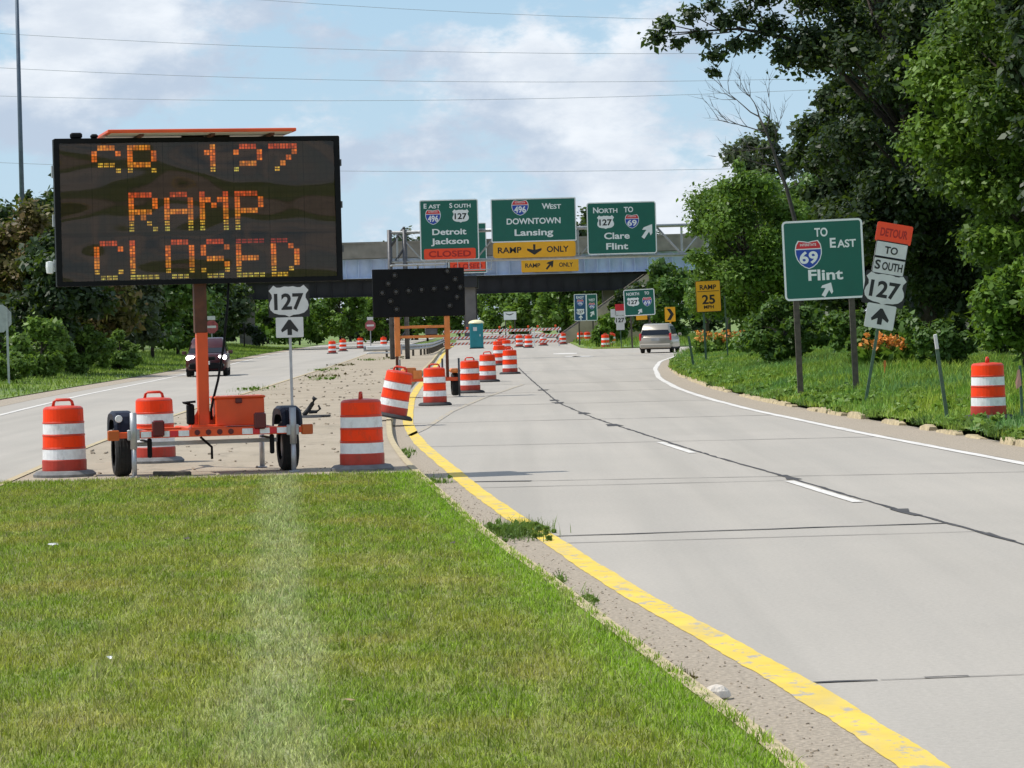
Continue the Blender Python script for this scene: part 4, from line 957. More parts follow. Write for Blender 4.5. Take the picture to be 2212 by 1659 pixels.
# leaning empty post, stakes
b = gp(2044, 882, .36); t = thing('leaning_post', 'green steel post with a white tip leaning left in the verge', 'post', b, (0, -math.radians(7), 0))
g = post_u(t, 0, -.2, 1.05, M['green_post'], w=.06); g2 = MB(); g2.bbox((0, .02, 1.16), (.062, .04, .26), .01); g2.build('white_tip', M['sign_grey'], t)
b = gp(1497, 783, .35); t = thing('short_post', 'short dark green post leaning left in the verge before the advisory sign', 'post', b, (0, -math.radians(8), 0)); post_u(t, 0, -.2, 1.0, M['green_post'], w=.09)
b = gp(2208, 872, .5); t = thing('marker_stake', 'thin green stake with a pink ribbon at the right frame edge', 'post', b, (0, -math.radians(1), 0)); post_u(t, 0, -.2, .62, M['green_post'], w=.04)
g = MB(); g.add([(-.06, -.03, .55), (-.02, -.03, .56), (.0, -.035, .3), (-.09, -.04, .24), (-.1, -.03, .35)], [(0, 1, 2, 3, 4)]); g.build('ribbon', mat('pink_ribbon', (.55, .28, .22)), t)
b = gp(1911, 812, .45); m = MB(); m.box((0, 0, .17), (.028, .028, .44)); m.box((0, -.016, .3), (.06, .01, .14))
tag(m.build('survey_stake', M['orange_faded'], loc=b, rot=(0, .04, 0)), 'small orange survey stake in the grass right of the detour sign', 'stake')

# ------------------------------------------------------------------ traffic drums
def drum(label, grey=False):
    t = thing('traffic_drum', label, 'traffic drum', (0, 0, 0), (0, 0, 0), 'orange and white traffic drums')
    m = MB(); m.lathe([(.31, .0), (.42, .0), (.425, .035), (.38, .075), (.31, .085), (.29, .06)], 28); m.build('rubber_base', M['rubber'], t)
    prof = [(.296, .05), (.297, .225), (.289, .23), (.286, .37), (.293, .378), (.293, .392), (.283, .40), (.280, .545), (.288, .553), (.288, .567), (.278, .575), (.275, .715), (.283, .722), (.283, .738),
            (.272, .746), (.268, .91), (.262, .925), (.235, .945), (.1, .958), (.0, .96)]
    b = MB(); b.lathe(prof, 32); b.build('body', M['drum_plastic'], t)
    lo = MB(); lo.lathe([(.299, .06), (.2995, .222), (.292, .2285)], 32); lo.build('lower_skirt', M['drum_low'], t)
    for z0, z1, r0, r1, mm, nm in ((.234, .372, .2905, .288, 'white_band', 'white_band'), (.402, .548, .2855, .282, 'fluo', 'orange_band'), (.577, .718, .2795, .2765, 'white_band', 'white_band'), (.748, .908, .2735, .2695, 'fluo', 'orange_band')):
        q = MB(); q.lathe([(r0, z0), (r1, z1)], 32); q.build(nm, M[mm], t)
    hd = MB(); hd.tube([(-.135, 0, .94), (-.12, 0, 1.01), (-.09, 0, 1.035), (.09, 0, 1.035), (.12, 0, 1.01), (.135, 0, .94)], [.022, .02, .02, .02, .02, .022], 8); hd.build('handle', M['drum_plastic'], t)
    return t
D0 = drum('x'); first = [True]
def place_drum(label, px, py, z=0.0, rz_=0.0, tilt=0.0, pt=None):
    o = D0 if first[0] else dup(D0); first[0] = False
    o.location = gp(px, py, z) if pt is None else pt; o.rotation_euler = (0, tilt, rz_); o['label'] = label; return o
def dusty(o):
    for c in o.children:
        if c.name.startswith('rubber_base'): c.material_slots[0].link = 'OBJECT'; c.material_slots[0].material = M['rubber_grey']
DU = [place_drum('traffic drum at the far left corner of the lawn beside the yellow line', 140, 1029, ISZ, .2)]
DU.append(place_drum('traffic drum standing behind the message board trailer', 336, 999, ISZ, .1))
DU.append(place_drum('traffic drum right of the message board trailer at the corner of the lawn', 783, 1016, ISZ, 1.55))
o = place_drum('traffic drum leaning to the right on the edge of the median', 846, 908, ISZ, 0.0, math.radians(12)); o.location.z += .06
place_drum('upright traffic drum on the road beside the leaning drum', 940, 876, 0, .15)
place_drum('traffic drum beside the right wheel of the arrow board trailer', 1016, 849, 0, .2)
place_drum('traffic drum third from the front in the row along the closed lane', 1054, 825, 0, .1)
place_drum('traffic drum farthest right in the row along the closed lane', 1102, 808, 0, .4)
place_drum('traffic drum half hidden behind the farthest right drum of the row', 1079, 789, 0, .3)
place_drum('distant traffic drum in the closed lane, left one behind the row', 1076, 772, 0, .4)
place_drum('distant traffic drum in the closed lane, right one behind the row', 1094, 768, 0, .4)
place_drum('distant traffic drum in the closed lane, last of those behind the row', 1084, 762, 0, .4)
place_drum('lone traffic drum in the tall grass at the right', 2136, 906, .20, 1.3)
for lab, px, py in (('nearest of the three traffic drums on the left road', 718, 764), ('middle of the three traffic drums on the left road', 741, 759), ('farthest of the three traffic drums on the left road', 778, 753),
                    ('traffic drum behind the end of the guardrail', 829, 752), ('small distant drum left in the line before the barricades', 1122, 750), ('small distant drum second in the line before the barricades', 1142, 751.5), ('small distant drum third in the line before the barricades', 1174, 746.5),
                    ('small distant drum below the slope paving', 1216, 744), ('left of two distant drums below the blue and green sign', 1254, 742), ('right of two distant drums below the blue and green sign', 1269, 741.5),
                    ('left of two distant drums left of the minivan', 1308, 752), ('right of two distant drums left of the minivan', 1322, 748)):
    place_drum(lab, px, py, 0 if px < 1250 else .02, .5)

for o in DU: dusty(o)

# ------------------------------------------------------------------ barricades, portable toilet
def stripes(name, w, h, z, y, par, flip=1):
    p = MB(); p.bbox((0, y+.02, z), (w, .04, h), .006); o = p.build(name, M['sign_white'], par)
    s = MB(); x = -w/2; st = .30
    while x < w/2 - .05:
        a, b = x, min(x+.15, w/2); k = h*.9*flip
        pts = [(max(-w/2, min(w/2, a-k*.5)), z-h*.47), (max(-w/2, min(w/2, b-k*.5)), z-h*.47), (max(-w/2, min(w/2, b+k*.5)), z+h*.47), (max(-w/2, min(w/2, a+k*.5)), z+h*.47)]
        if pts[1][0] - pts[0][0] > .01 or pts[2][0]-pts[3][0] > .01: s.plate(pts, y-.003)
        x += st
    s.build('orange_stripes', M['stripe'], o); return o
def barricade(label):
    t = thing('barricade', label, 'barricade', (0, 0, 0), (0, 0, 0), 'striped barricades closing the road under the bridge')
    for z in (.38, .86, 1.36): stripes('striped_board', 2.4, .21, z, -.06, t)
    for dx in (-1.0, 1.0):
        u = MB(); u.box((dx, 0, .78), (.06, .06, 1.56)); u.build('upright', M['white_paint'], t); f = MB(); f.box((dx, 0, .03), (.07, 1.3, .06)); f.build('foot', M['white_paint'], t)
    for dx in (-.7, .75):
        l = MB(); l.bbox((dx, 0, 1.62), (.16, .08, .18), .03); l.build('warning_light', M['orange_paint'], t)
    return t
B0 = barricade('x')
for i, (px, d, lab) in enumerate(((990, 246, 'striped barricade left of the portable toilet'), (1060, 248, 'striped barricade just right of the portable toilet'), (1122, 247, 'striped barricade in the middle of the row under the bridge'),
                                  (1181, 249, 'striped barricade at the right end of the row beside the slope paving'))):
    o = B0 if i == 0 else dup(B0); o.location = (at(px, 740, d).x, d, .0); o.rotation_euler = (0, 0, random.uniform(-.12, .12)); o['label'] = lab
mb = MB(); mb.add([(-5.0, 258, .0), (3.9, 258, 0), (3.9, 274, .54), (-5.0, 274, .54), (-5, 440, .54), (3.9, 440, .54), (-5, 258, -.1), (3.9, 258, -.1)], [(0, 1, 2, 3), (3, 2, 5, 4)])
tag(mb.build('closed_road', M['road']), kind='structure')
for o_ in bpy.data.objects:
    if o_.name.startswith('barricade') and o_.parent is None and o_.location.y > 255: o_.location.z = (o_.location.y-258)/16*.54 + .01
t = thing('portable_toilet', 'teal portable toilet with a cream roof standing before the barricades', 'portable toilet', (at(1030, 745, 242).x, 242, .0))
m = MB(); m.bbox((0, 0, 1.02), (1.06, 1.06, 1.96), .05); m.build('cabin', M['barrel_teal'], t)
d = MB(); d.bbox((.0, -.54, 1.0), (.72, .03, 1.7), .01); dd = d.build('door', M['barrel_teal'], t); g = MB(); g.box((.28, -.565, 1.05), (.06, .02, .16)); g.build('handle', M['white_paint'], dd); g = MB(); g.box((-.1, -.558, 1.55), (.3, .006, .3)); g.build('label_plate', M['sign_grey'], dd)
r = MB(); r.lathe([(.62, 0), (.63, .07), (.52, .19), (.3, .27), (0, .30)], 20, (0, 0, 1.98)); r.build('roof', M['cream'], t); r = MB(); r.box((0, 0, .03), (1.15, 1.15, .07)); r.build('base', M['black'], t)

# ------------------------------------------------------------------ guardrail
def guardrail():
    t = thing('guardrail', 'galvanised guardrail curving round the nose of the median toward the bridge', 'guardrail', (0, 0, 0))
    path = [(-9.0, 184), (-7.6, 184.6), (-6.4, 185.6), (-5.75, 188), (-5.45, 193), (-5.3, 200), (-5.35, 215), (-5.5, 235), (-5.75, 262)]
    pts = []
    for i in range(len(path)-1):
        a, b = path[i], path[i+1]; n = max(1, int(math.dist(a, b)/1.2))
        pts += [(a[0]+(b[0]-a[0])*k/n, a[1]+(b[1]-a[1])*k/n) for k in range(n)]
    pts.append(path[-1]); prof = [(0, -.17), (-.07, -.12), (-.07, -.06), (0, 0), (-.07, .06), (-.07, .12), (0, .17)]
    mb = MB(); vs = []
    for i, p in enumerate(pts):
        q0, q1 = pts[max(0, i-1)], pts[min(len(pts)-1, i+1)]; dx, dy = q1[0]-q0[0], q1[1]-q0[1]; L_ = math.hypot(dx, dy); nx, ny = -dy/L_, dx/L_
        for o, z in prof: vs.append((p[0]+nx*o, p[1]+ny*o, .66+z))
    k = len(prof); mb.add(vs, [(i*k+j, i*k+j+1, (i+1)*k+j+1, (i+1)*k+j) for i in range(len(pts)-1) for j in range(k-1)]); mb.build('rail', M['galv'], t)
    for i in range(1, len(pts), 2):
        p = MB(); p.box((pts[i][0]-.02, pts[i][1]+.16, .40), (.13, .16, .86)); p.build('post', M['wood_post'], t)
    e = MB(); e.bbox((-6.9, 183.7, .58), (.5, .35, .62), .03); e.build('terminal_box', M['galv'], t)
    e = MB(); e.bbox((-7.95, 183.75, .70), (1.7, .10, .22), .03); e.bbox((-7.95, 183.75, .38), (1.7, .10, .10), .02); e.build('end_beam', M['white_paint'], t)
guardrail()

# ------------------------------------------------------------------ message board trailer
AX = gp(444, 1022, ISZ); YAW = math.radians(14)
T = thing('message_board_trailer', 'orange trailer carrying a large dark message board lit CR 127 RAMP CLOSED', 'message board', AX, (0, 0, YAW))
def wheel(par, x, y, r, w, out=1):
    t_ = MB(); t_.lathe([(r*.58, -w/2), (r*.9, -w/2), (r*.985, -w*.36), (r, -w*.2), (r, w*.2), (r*.985, w*.36), (r*.9, w/2), (r*.58, w/2)], 28, (x, y, r), 'x')
    for q in (-.22, 0, .22): t_.lathe([(r*1.001, w*q-.008), (r*1.012, w*q-.004), (r*1.012, w*q+.004), (r*1.001, w*q+.008)], 28, (x, y, r), 'x')
    o = t_.build('wheel', M['tyre'], par); k = MB(); k.lathe([(r*.6, -w*.3), (r*.5, -w*.25), (r*.2, -w*.3), (0, -w*.3)], 20, (x, y, r), 'x'); k.lathe([(r*.6, w*.3), (r*.5, w*.25), (r*.2, w*.3), (0, w*.3)], 20, (x, y, r), 'x'); k.build('rim', M['white_paint'], o); return o
for x in (-1.12, 1.13):
    wheel(T, x, 0, .335, .215)
    f = MB(); n = 12; vs = []
    for i in range(n+1):
        a = math.radians(24 + 132*i/n); c_, s_ = math.cos(a), math.sin(a)
        sq = 1/max(abs(c_)**4 + abs(s_)**4, .2)**.25
        for dx, rr in ((-.125, .36), (-.14, .44), (-.10, .475), (.10, .475), (.14, .44), (.125, .36)): vs.append((x+dx, -c_*rr*sq*.95, .40 + s_*rr*sq))
    f.add(vs, [(i*6+j, i*6+j+1, (i+1)*6+j+1, (i+1)*6+j) for i in range(n) for j in range(5)])
    for q in (-.07, .07): f.box((x+q, -.40, .72), (.02, .10, .22))
    f.build('fender', M['navy'], T)
g = MB(); g.lathe([(.0, 0), (.045, 0), (.05, .02), (.0, .03)], 12, (-1.20, -.47, .78), 'y'); g.build('reflector', M['white_paint'], T)
fr = MB(); fr.bbox((0, -.55, .565), (2.06, .075, .10), .008); fr.bbox((0, .55, .565), (1.75, .075, .10), .008)
for x in (-.86, .86): fr.bbox((x, 0, .565), (.075, 1.05, .10), .008)
fr.bbox((0, 0, .60), (.5, .9, .06), .01); fr.bbox((.45, .05, .60), (.85, .7, .03), .005); fr.tube([(-.8, .55, .56), (0, 2.0, .52)], .05, 6); fr.tube([(.8, .55, .56), (0, 2.0, .52)], .05, 6); fr.bbox((0, 2.2, .52), (.1, .8, .1), .01)
for x in (-1.15, 1.16): fr.bbox((x, -.55, .565), (.3, .07, .08), .008)
fr.build('frame', M['orange_paint'], T)
for i, x in enumerate((-.86, -.62, -.36, .50, .72, .95)):
    q = MB(); q.bbox((x, -.592, .565), (.14 if i != 3 else .16, .006, .075), .001); q.build('reflective_tape', M['white_band'], T)
for x in (-.74, -.49, .61, .84):
    q = MB(); q.bbox((x, -.592, .565), (.10, .006, .075), .001); q.build('reflective_tape', M['sign_red'], T)
for x in (-.18, -.03, .12, .27):
    q = MB(); q.lathe([(0, -.006), (.035, -.006), (.038, 0)], 10, (x, -.592, .57), 'y'); q.build('marker_light', M['red_lens'], T)
for x in (-1.29, 1.30):
    q = MB(); q.bbox((x, -.56, .565), (.15, .09, .135), .01); q.build('marker_lamp', M['amber'], T)
for x, z in (((-.70), .64), (.66, .70)):
    q = MB(); q.bbox((x, -.60, z), (.16, .09, .22), .02); q.build('tail_light', M['red_lens'], T)
for x in (-1.03, 1.10):
    j = MB(); j.tube([(x, -.62, .0), (x, -.62, .40)], .034, 12); j.tube([(x, -.62, .38), (x, -.62, .86)], .045, 12); j.bbox((x, -.62, .012), (.13, .13, .02), .004); j.bbox((x, -.60, .565), (.16, .08, .14), .01); j.build('jack', M['galv'], T)
for x in (-.95, .93):
    j = MB(); j.tube([(x, .95, .0), (x, .95, .62)], .036, 10); j.bbox((x, .95, .012), (.12, .12, .02), .004); j.build('jack', M['galv'], T)
ax = MB(); ax.box((0, -.05, .42), (1.95, .055, .055)); ax.build('axle', M['galv'], T)
sp = MB()
for x in (-.80, .84): sp.bbox((x, -.45, .38), (.06, .06, .26), .015); sp.box((x, 0, .46), (.05, .8, .02))
sp.tube([(-.1, -.3, .5), (.05, -.3, .36), (.05, -.3, .2)], .018, 6); sp.build('leaf_spring', M['black'], T)
m = MB(); m.bbox((0, .05, 1.25), (.15, .15, 1.30), .008); m.bbox((0, .05, .64), (.36, .36, .03), .004)
for sx in (-1, 1): m.add([(sx*.075, .05, .65), (sx*.20, .05, .65), (sx*.075, .05, .85), (sx*.075, .06, .65), (sx*.20, .06, .65), (sx*.075, .06, .85)], [(0, 1, 2), (5, 4, 3), (0, 3, 4, 1), (1, 4, 5, 2)])
m.build('lower_mast', M['orange_paint'], T)
m = MB(); m.bbox((-.01, .05, 2.30), (.165, .165, .82), .008); m.build('upper_mast', M['brown_steel'], T)  # upper section in a darker red-brown than the orange lower mast
bx = MB(); bx.bbox((.47, .08, .815), (.66, .46, .37), .012); o = bx.build('battery_box', M['orange_paint'], T)
l = MB(); l.bbox((.47, .08, 1.012), (.69, .49, .035), .012); l.build('lid', M['orange_paint'], o); l = MB(); l.bbox((.45, -.165, .965), (.09, .03, .07), .01); l.build('latch', M['red_lens'], o)
w = MB(); w.bbox((-.19, -.05, .80), (.10, .12, .28), .02); w.tube([(-.19, -.10, .93), (-.30, -.14, .96), (-.13, -.14, .97)], .018, 6); w.build('winch', M['black'], T)
c = MB(); c.tube([(.10, -.02, .72), (.09, -.06, .86), (.12, -.05, .98), (.20, -.02, 1.25), (.29, 0, 1.7), (.36, .02, 2.25), (.40, .03, 2.72)], .017, 8); c.build('cable', M['black'], T)
# the cabinet
BW, BH, BZ, BD = 3.86, 1.97, 3.535, .26
def cab():
    q = MB(); q.ring(rrect(BW, BH, .02, 2, 0, BZ), rrect(BW-.15, BH-.13, .015, 2, 0, BZ), -BD/2+.02, .12); q.box((0, .05, BZ), (BW-.01, BD-.12, BH-.01)); o = q.build('sign_cabinet', M['black'], T)
    q = MB()
    for z in (BZ+.62, BZ+.05, BZ-.55): q.box((BW/2+.012, -.02, z), (.03, .12, .09))
    q.build('latch', M['steel_dark'], o)
    q = MB()
    for z in (BZ+.55, BZ-.1, BZ-.7): q.box((-BW/2-.012, 0, z), (.03, .1, .16))
    q.build('hinge', M['galv'], o)
    # display face with faint module joints
    g = G('display_face'); x, y, z = g.xyz()
    fx = g.math('ABSOLUTE', g.math('SUBTRACT', g.math('FRACT', g.math('ADD', g.math('DIVIDE', x, .477), 20.0)), .5)); fz = g.math('ABSOLUTE', g.math('SUBTRACT', g.math('FRACT', g.math('DIVIDE', g.math('SUBTRACT', z, BZ-.96), .655)), .5))
    line = g.math('MAXIMUM', g.ramp(fx, .478, .492), g.ramp(fz, .44, .47)); n = g.ramp(g.noise(3, 4), .3, .7)
    dx = g.math('ABSOLUTE', g.math('SUBTRACT', g.math('FRACT', g.math('ADD', g.math('DIVIDE', x, .0795), 40.0)), .5)); dz = g.math('ABSOLUTE', g.math('SUBTRACT', g.math('FRACT', g.math('DIVIDE', g.math('SUBTRACT', z, BZ-.96), .0795)), .5))
    cell = g.ramp(g.math('MAXIMUM', dx, dz), .40, .46)
    cc = g.mix(n, (.046, .034, .028, 1), (.062, .047, .039, 1)); cc = g.mix(g.math('MULTIPLY', cell, .45), cc, (.026, .022, .020, 1)); cc = g.mix(g.math('MULTIPLY', line, .7), cc, (.016, .014, .013, 1))
    g.put(g.p.inputs['Base Color'], cc); g.p.inputs['Roughness'].default_value = .55; g.p.inputs['Specular IOR Level'].default_value = .2
    q = MB(); q.box((0, -BD/2+.075, BZ), (BW-.15, .02, BH-.13)); face = q.build('display', g.m, o)
    g = G('wavy_lexan'); N = g.N; L = g.L
    tr = N.new('ShaderNodeBsdfTransparent'); tr.inputs[0].default_value = (.90, .88, .86, 1); gl = N.new('ShaderNodeBsdfGlossy'); gl.inputs['Roughness'].default_value = .06; gl.inputs[0].default_value = (.80, .62, .50, 1)
    b = N.new('ShaderNodeBump'); b.inputs['Strength'].default_value = 1.0; b.inputs['Distance'].default_value = .20; g.put(b.inputs['Height'], g.noise(.62, 1.2, .35, (1, 1, 1.7), (3.3, 0, 1.7))); L.new(b.outputs[0], gl.inputs['Normal'])
    fre = N.new('ShaderNodeFresnel'); fre.inputs[0].default_value = 1.66; mx = N.new('ShaderNodeMixShader'); L.new(fre.outputs[0], mx.inputs[0]); L.new(tr.outputs[0], mx.inputs[1]); L.new(gl.outputs[0], mx.inputs[2]); L.new(mx.outputs[0], N['Material Output'].inputs[0])
    q = MB(); q.add([(-BW/2+.075, -BD/2+.035, BZ-BH/2+.065), (BW/2-.075, -BD/2+.035, BZ-BH/2+.065), (BW/2-.075, -BD/2+.035, BZ+BH/2-.065), (-BW/2+.075, -BD/2+.035, BZ+BH/2-.065)], [(0, 1, 2, 3)]); q.build('window_pane', g.m, o)
    FN = {'S': ('.###.', '#...#', '#....', '.###.', '....#', '.....', '.....'), 'B': ('####.', '#...#', '#...#', '####.', '#...#', '.....', '.....'), '1': ('..#..', '.##..', '..#..', '..#..', '..#..', '.....', '.....'),
          '2': ('.###.', '#...#', '....#', '.###.', '#....', '.....', '.....'), '7': ('#####', '....#', '...#.', '..#..', '.#...', '.....', '.....'), 'R': ('####.', '#...#', '#...#', '####.', '#.#..', '#..#.', '#...#'),
          'A': ('.###.', '#...#', '#...#', '#####', '#...#', '#...#', '#...#'), 'M': ('#...#', '##.##', '#.#.#', '#...#', '#...#', '#...#', '#...#'), 'P': ('####.', '#...#', '#...#', '####.', '#....', '#....', '#....'),
          'C': ('.###.', '#...#', '#....', '#....', '#....', '#...#', '.###.'), 'L': ('#....', '#....', '#....', '#....', '#....', '#....', '#####'), 'O': ('.###.', '#...#', '#...#', '#...#', '#...#', '#...#', '.###.'),
          'Z': ('.###.', '#...#', '#....', '.###.', '....#', '#...#', '.###.'), 'E': ('#####', '#....', '#....', '####.', '#....', '#....', '#####'), 'D': ('###..', '#..#.', '#...#', '#...#', '#...#', '#..#.', '###..')}
    tone = {'or': ((1, .17, .012, 1), .72), 'am': ((1, .25, .02, 1), .62), 'rd': ((1, .10, .02, 1), .50), 'ye': ((.9, .42, .04, 1), .75), 'dim': ((.80, .52, .08, 1), .60), 'fr': ((.9, .06, .03, 1), .30)}
    lines = ((('S', 1), ('B', 2), ('1', 4), ('2', 5), ('7', 6)), (('R', 2), ('A', 3), ('M', 4), ('P', 5)), (('C', 1), ('L', 2), ('O', 3), ('Z', 4), ('E', 5), ('D', 6)))
    rows = (('rd', 'or', 'or', 'am', 'ye', 'ye', 'dim'), ('rd', 'or', 'or', 'am', 'am', 'ye', 'dim'), ('rd', 'or', 'or', 'am', 'am', 'ye', 'dim'))
    P_ = .0795
    def pix(k, v):
        g = G('lit_pixel_'+k); i_ = g.island(); c_ = g.mix(i_, tuple(q*.8 for q in v[0][:3]) + (1,), (min(1, v[0][0]), v[0][1]*1.5, v[0][2]*1.5, 1))
        g.put(g.p.inputs['Base Color'], tuple(q*.35 for q in v[0][:3]) + (1,)); g.put(g.p.inputs['Emission Color'], c_); g.put(g.p.inputs['Emission Strength'], g.ramp(g.math('FRACT', g.math('MULTIPLY', i_, 17.0)), 0, 1, v[1]*.36, v[1]*1.0)); return g.m
    mats = {k: pix(k, v) for k, v in tone.items()}
    parts = {}
    for li, ln in enumerate(lines):
        for ch, pos in ln:
            for r, row in enumerate(FN[ch]):
                for c_, v in enumerate(row):
                    if v != '#': continue
                    tn = rows[li][r]
                    if li == 0 and ch in 'SB' and r >= 3: tn = 'am' if (r == 3 and ch == 'B') else 'ye'
                    if li == 0 and ch == '2' and r == 4: tn = 'dim'
                    if li == 0 and r == 0 and ch in 'SB1': tn = 'am'
                    if li == 2 and ch in 'ED' and r == 0: tn = 'fr'
                    if li == 2 and ch == 'D' and r == 6: tn = 'ye'
                    if li == 1 and ch in 'AM' and r == 6: tn = 'dim'
                    q = parts.setdefault(tn, MB()); X = (pos*6 + c_ - 23.5)*P_; Z = BZ + BH/2 - (.13, .765, 1.405)[li] - r*.0762
                    if tn in ('ye', 'dim', 'fr'):
                        for a in (-.022, .0, .022):
                            for zz in (-.018, .016): q.box((X+a, -BD/2+.062, Z+zz), (.018, .004, .021))
                    else:
                        for a in (-.019, .019):
                            for zz in (-.018, .018): q.box((X+a, -BD/2+.062, Z+zz), (.031, .004, .031))
    for k, q in parts.items(): q.build('lit_pixels', mats[k], face)
cab()
s = MB(); s.bbox((.0, .05, BZ+BH/2+.06), (2.52, 1.25, .045), .008); o = s.build('solar_panel', M['orange_paint'], T)
s = MB(); s.box((0, .05, BZ+BH/2+.033), (2.42, 1.15, .012)); s.build('backing_sheet', M['sign_grey'], o)
s = MB()
for x in (-.8, .15, .95): s.box((x, .05, BZ+BH/2+.012), (.05, 1.1, .035))
s.tube([(-.2, .05, BZ+BH/2), (.1, .05, BZ+BH/2+.03)], .03, 6); s.tube([(.45, .05, BZ+BH/2), (.15, .05, BZ+BH/2+.03)], .03, 6); s.tube([(1.0, .0, BZ+BH/2), (1.0, .0, BZ+BH/2+.03)], .05, 8); s.build('panel_bracket', M['brown_steel'], o)
s = MB(); s.bbox((-1.62, -.02, BZ+BH/2+.04), (.16, .1, .08), .02); s.bbox((-1.38, -.02, BZ+BH/2+.03), (.10, .1, .06), .02); s.build('sensor', M['black'], T)
s = MB(); s.tube([(-BW/2, -.02, BZ-.70), (-BW/2-.06, -.05, BZ-.69)], .02, 6); s.lathe([(0, -.09), (.045, -.08), (.055, 0), (.05, .07), (0, .08)], 12, (-BW/2-.085, -.06, BZ-.72), 'z'); s.build('camera', M['white_paint'], T)

# ------------------------------------------------------------------ arrow board trailer
YA = 85.0; kA = F/YA; ctr = at(904, 632, YA)
A = thing('arrow_board_trailer', 'orange trailer with a black unlit arrow board standing at the head of the closed lane', 'arrow board', (at(930, 845, YA).x, YA, .03), (0, 0, math.radians(6)))
lx = lambda px: (px - 930)/kA*1.0
def AL(px, py): p = at(px, py, YA); return (p.x - A.location.x, p.z - A.location.z)
c = AL(904, 632); bw, bh = 199/kA, 104/kA
b = MB(); b.bbox((c[0], 0, c[1]), (bw, .09, bh), .015); o = b.build('arrow_panel', M['black'], A)
lampm = mat('unlit_lamp_lens', (.05, .045, .042), .3)
for (px, py) in ((882, 628), (910, 626), (937, 623.5), (855, 630.5), (825, 633), (965, 621.5), (994, 620), (838, 613), (843, 651), (852, 595), (856, 668), (983, 603), (987, 641), (966, 583.5+2), (971, 660)):
    q = AL(px, py); l = MB(); l.lathe([(0, -.075), (.05, -.07), (.068, -.045)], 14, (q[0], 0, q[1]), 'y'); l.lathe([(.068, -.046), (.08, -.10), (.084, -.10), (.074, -.045)], 14, (q[0], 0, q[1]), 'y'); l.build('lamp', lampm, o)
s = MB(); s.bbox((c[0]-.0, .05, c[1]+bh/2+.10), (1.5, .7, .04), .008); s.tube([(c[0], .02, c[1]+bh/2), (c[0], .02, c[1]+bh/2+.1)], .03, 6); s.build('solar_panel', M['galv'], A)
for px0, px1, name in ((858, 859, 'post'), (966, 967, 'post')):
    q0, q1 = AL(px0, 770 if px0 < 900 else 754), AL(px1, 672); p = MB(); p.bbox(((q0[0]+q1[0])/2, .06, (q0[1]+q1[1])/2), (.15, .12, q1[1]-q0[1]), .01); p.build(name, M['orange_faded'], A)
    p = MB(); p.bbox((q0[0], .06, (q0[1]+.45)/2), (.085, .07, q0[1]-.45), .008); p.build('leg', M['brown_steel'], A)
for z in (706, 727):
    q = AL(912, z); p = MB(); p.bbox((q[0], .06, q[1]), (1.32, .08, .075), .008); p.build('cross_bar', M['orange_faded'], A)
p = MB(); q = AL(925, 716); p.bbox((q[0]+.1, .16, q[1]), (.34, .2, .2), .02); p.build('control_box', M['steel_dark'], A)
fr = MB(); fr.bbox((-.0, 0, .47), (1.55, .09, .10), .01); fr.bbox((0, 1.1, .47), (1.5, .09, .1), .01)
for x in (-.6, .6): fr.bbox((x, .55, .47), (.09, 1.1, .1), .01)
fr.build('frame', M['orange_paint'], A)
wheel(A, .72, .35, .32, .2); wheel(A, -.72, .35, .32, .2)
for x in (-.72, .72):
    f = MB(); f.bbox((x, .35, .70), (.26, .8, .12), .04); f.build('fender', M['orange_faded'], A)
b = MB(); b.bbox((-.35, -.02, .62), (.24, .1, .24), .01); b.bbox((-.55, .3, .66), (.34, .5, .3), .02); b.build('battery_box', M['orange_faded'], A)
for x in (-.85, .34, .80):
    j = MB(); j.tube([(x, -.1, 0), (x, -.1, 1.05)], .028, 8); j.build('jack', M['steel_dark'], A)

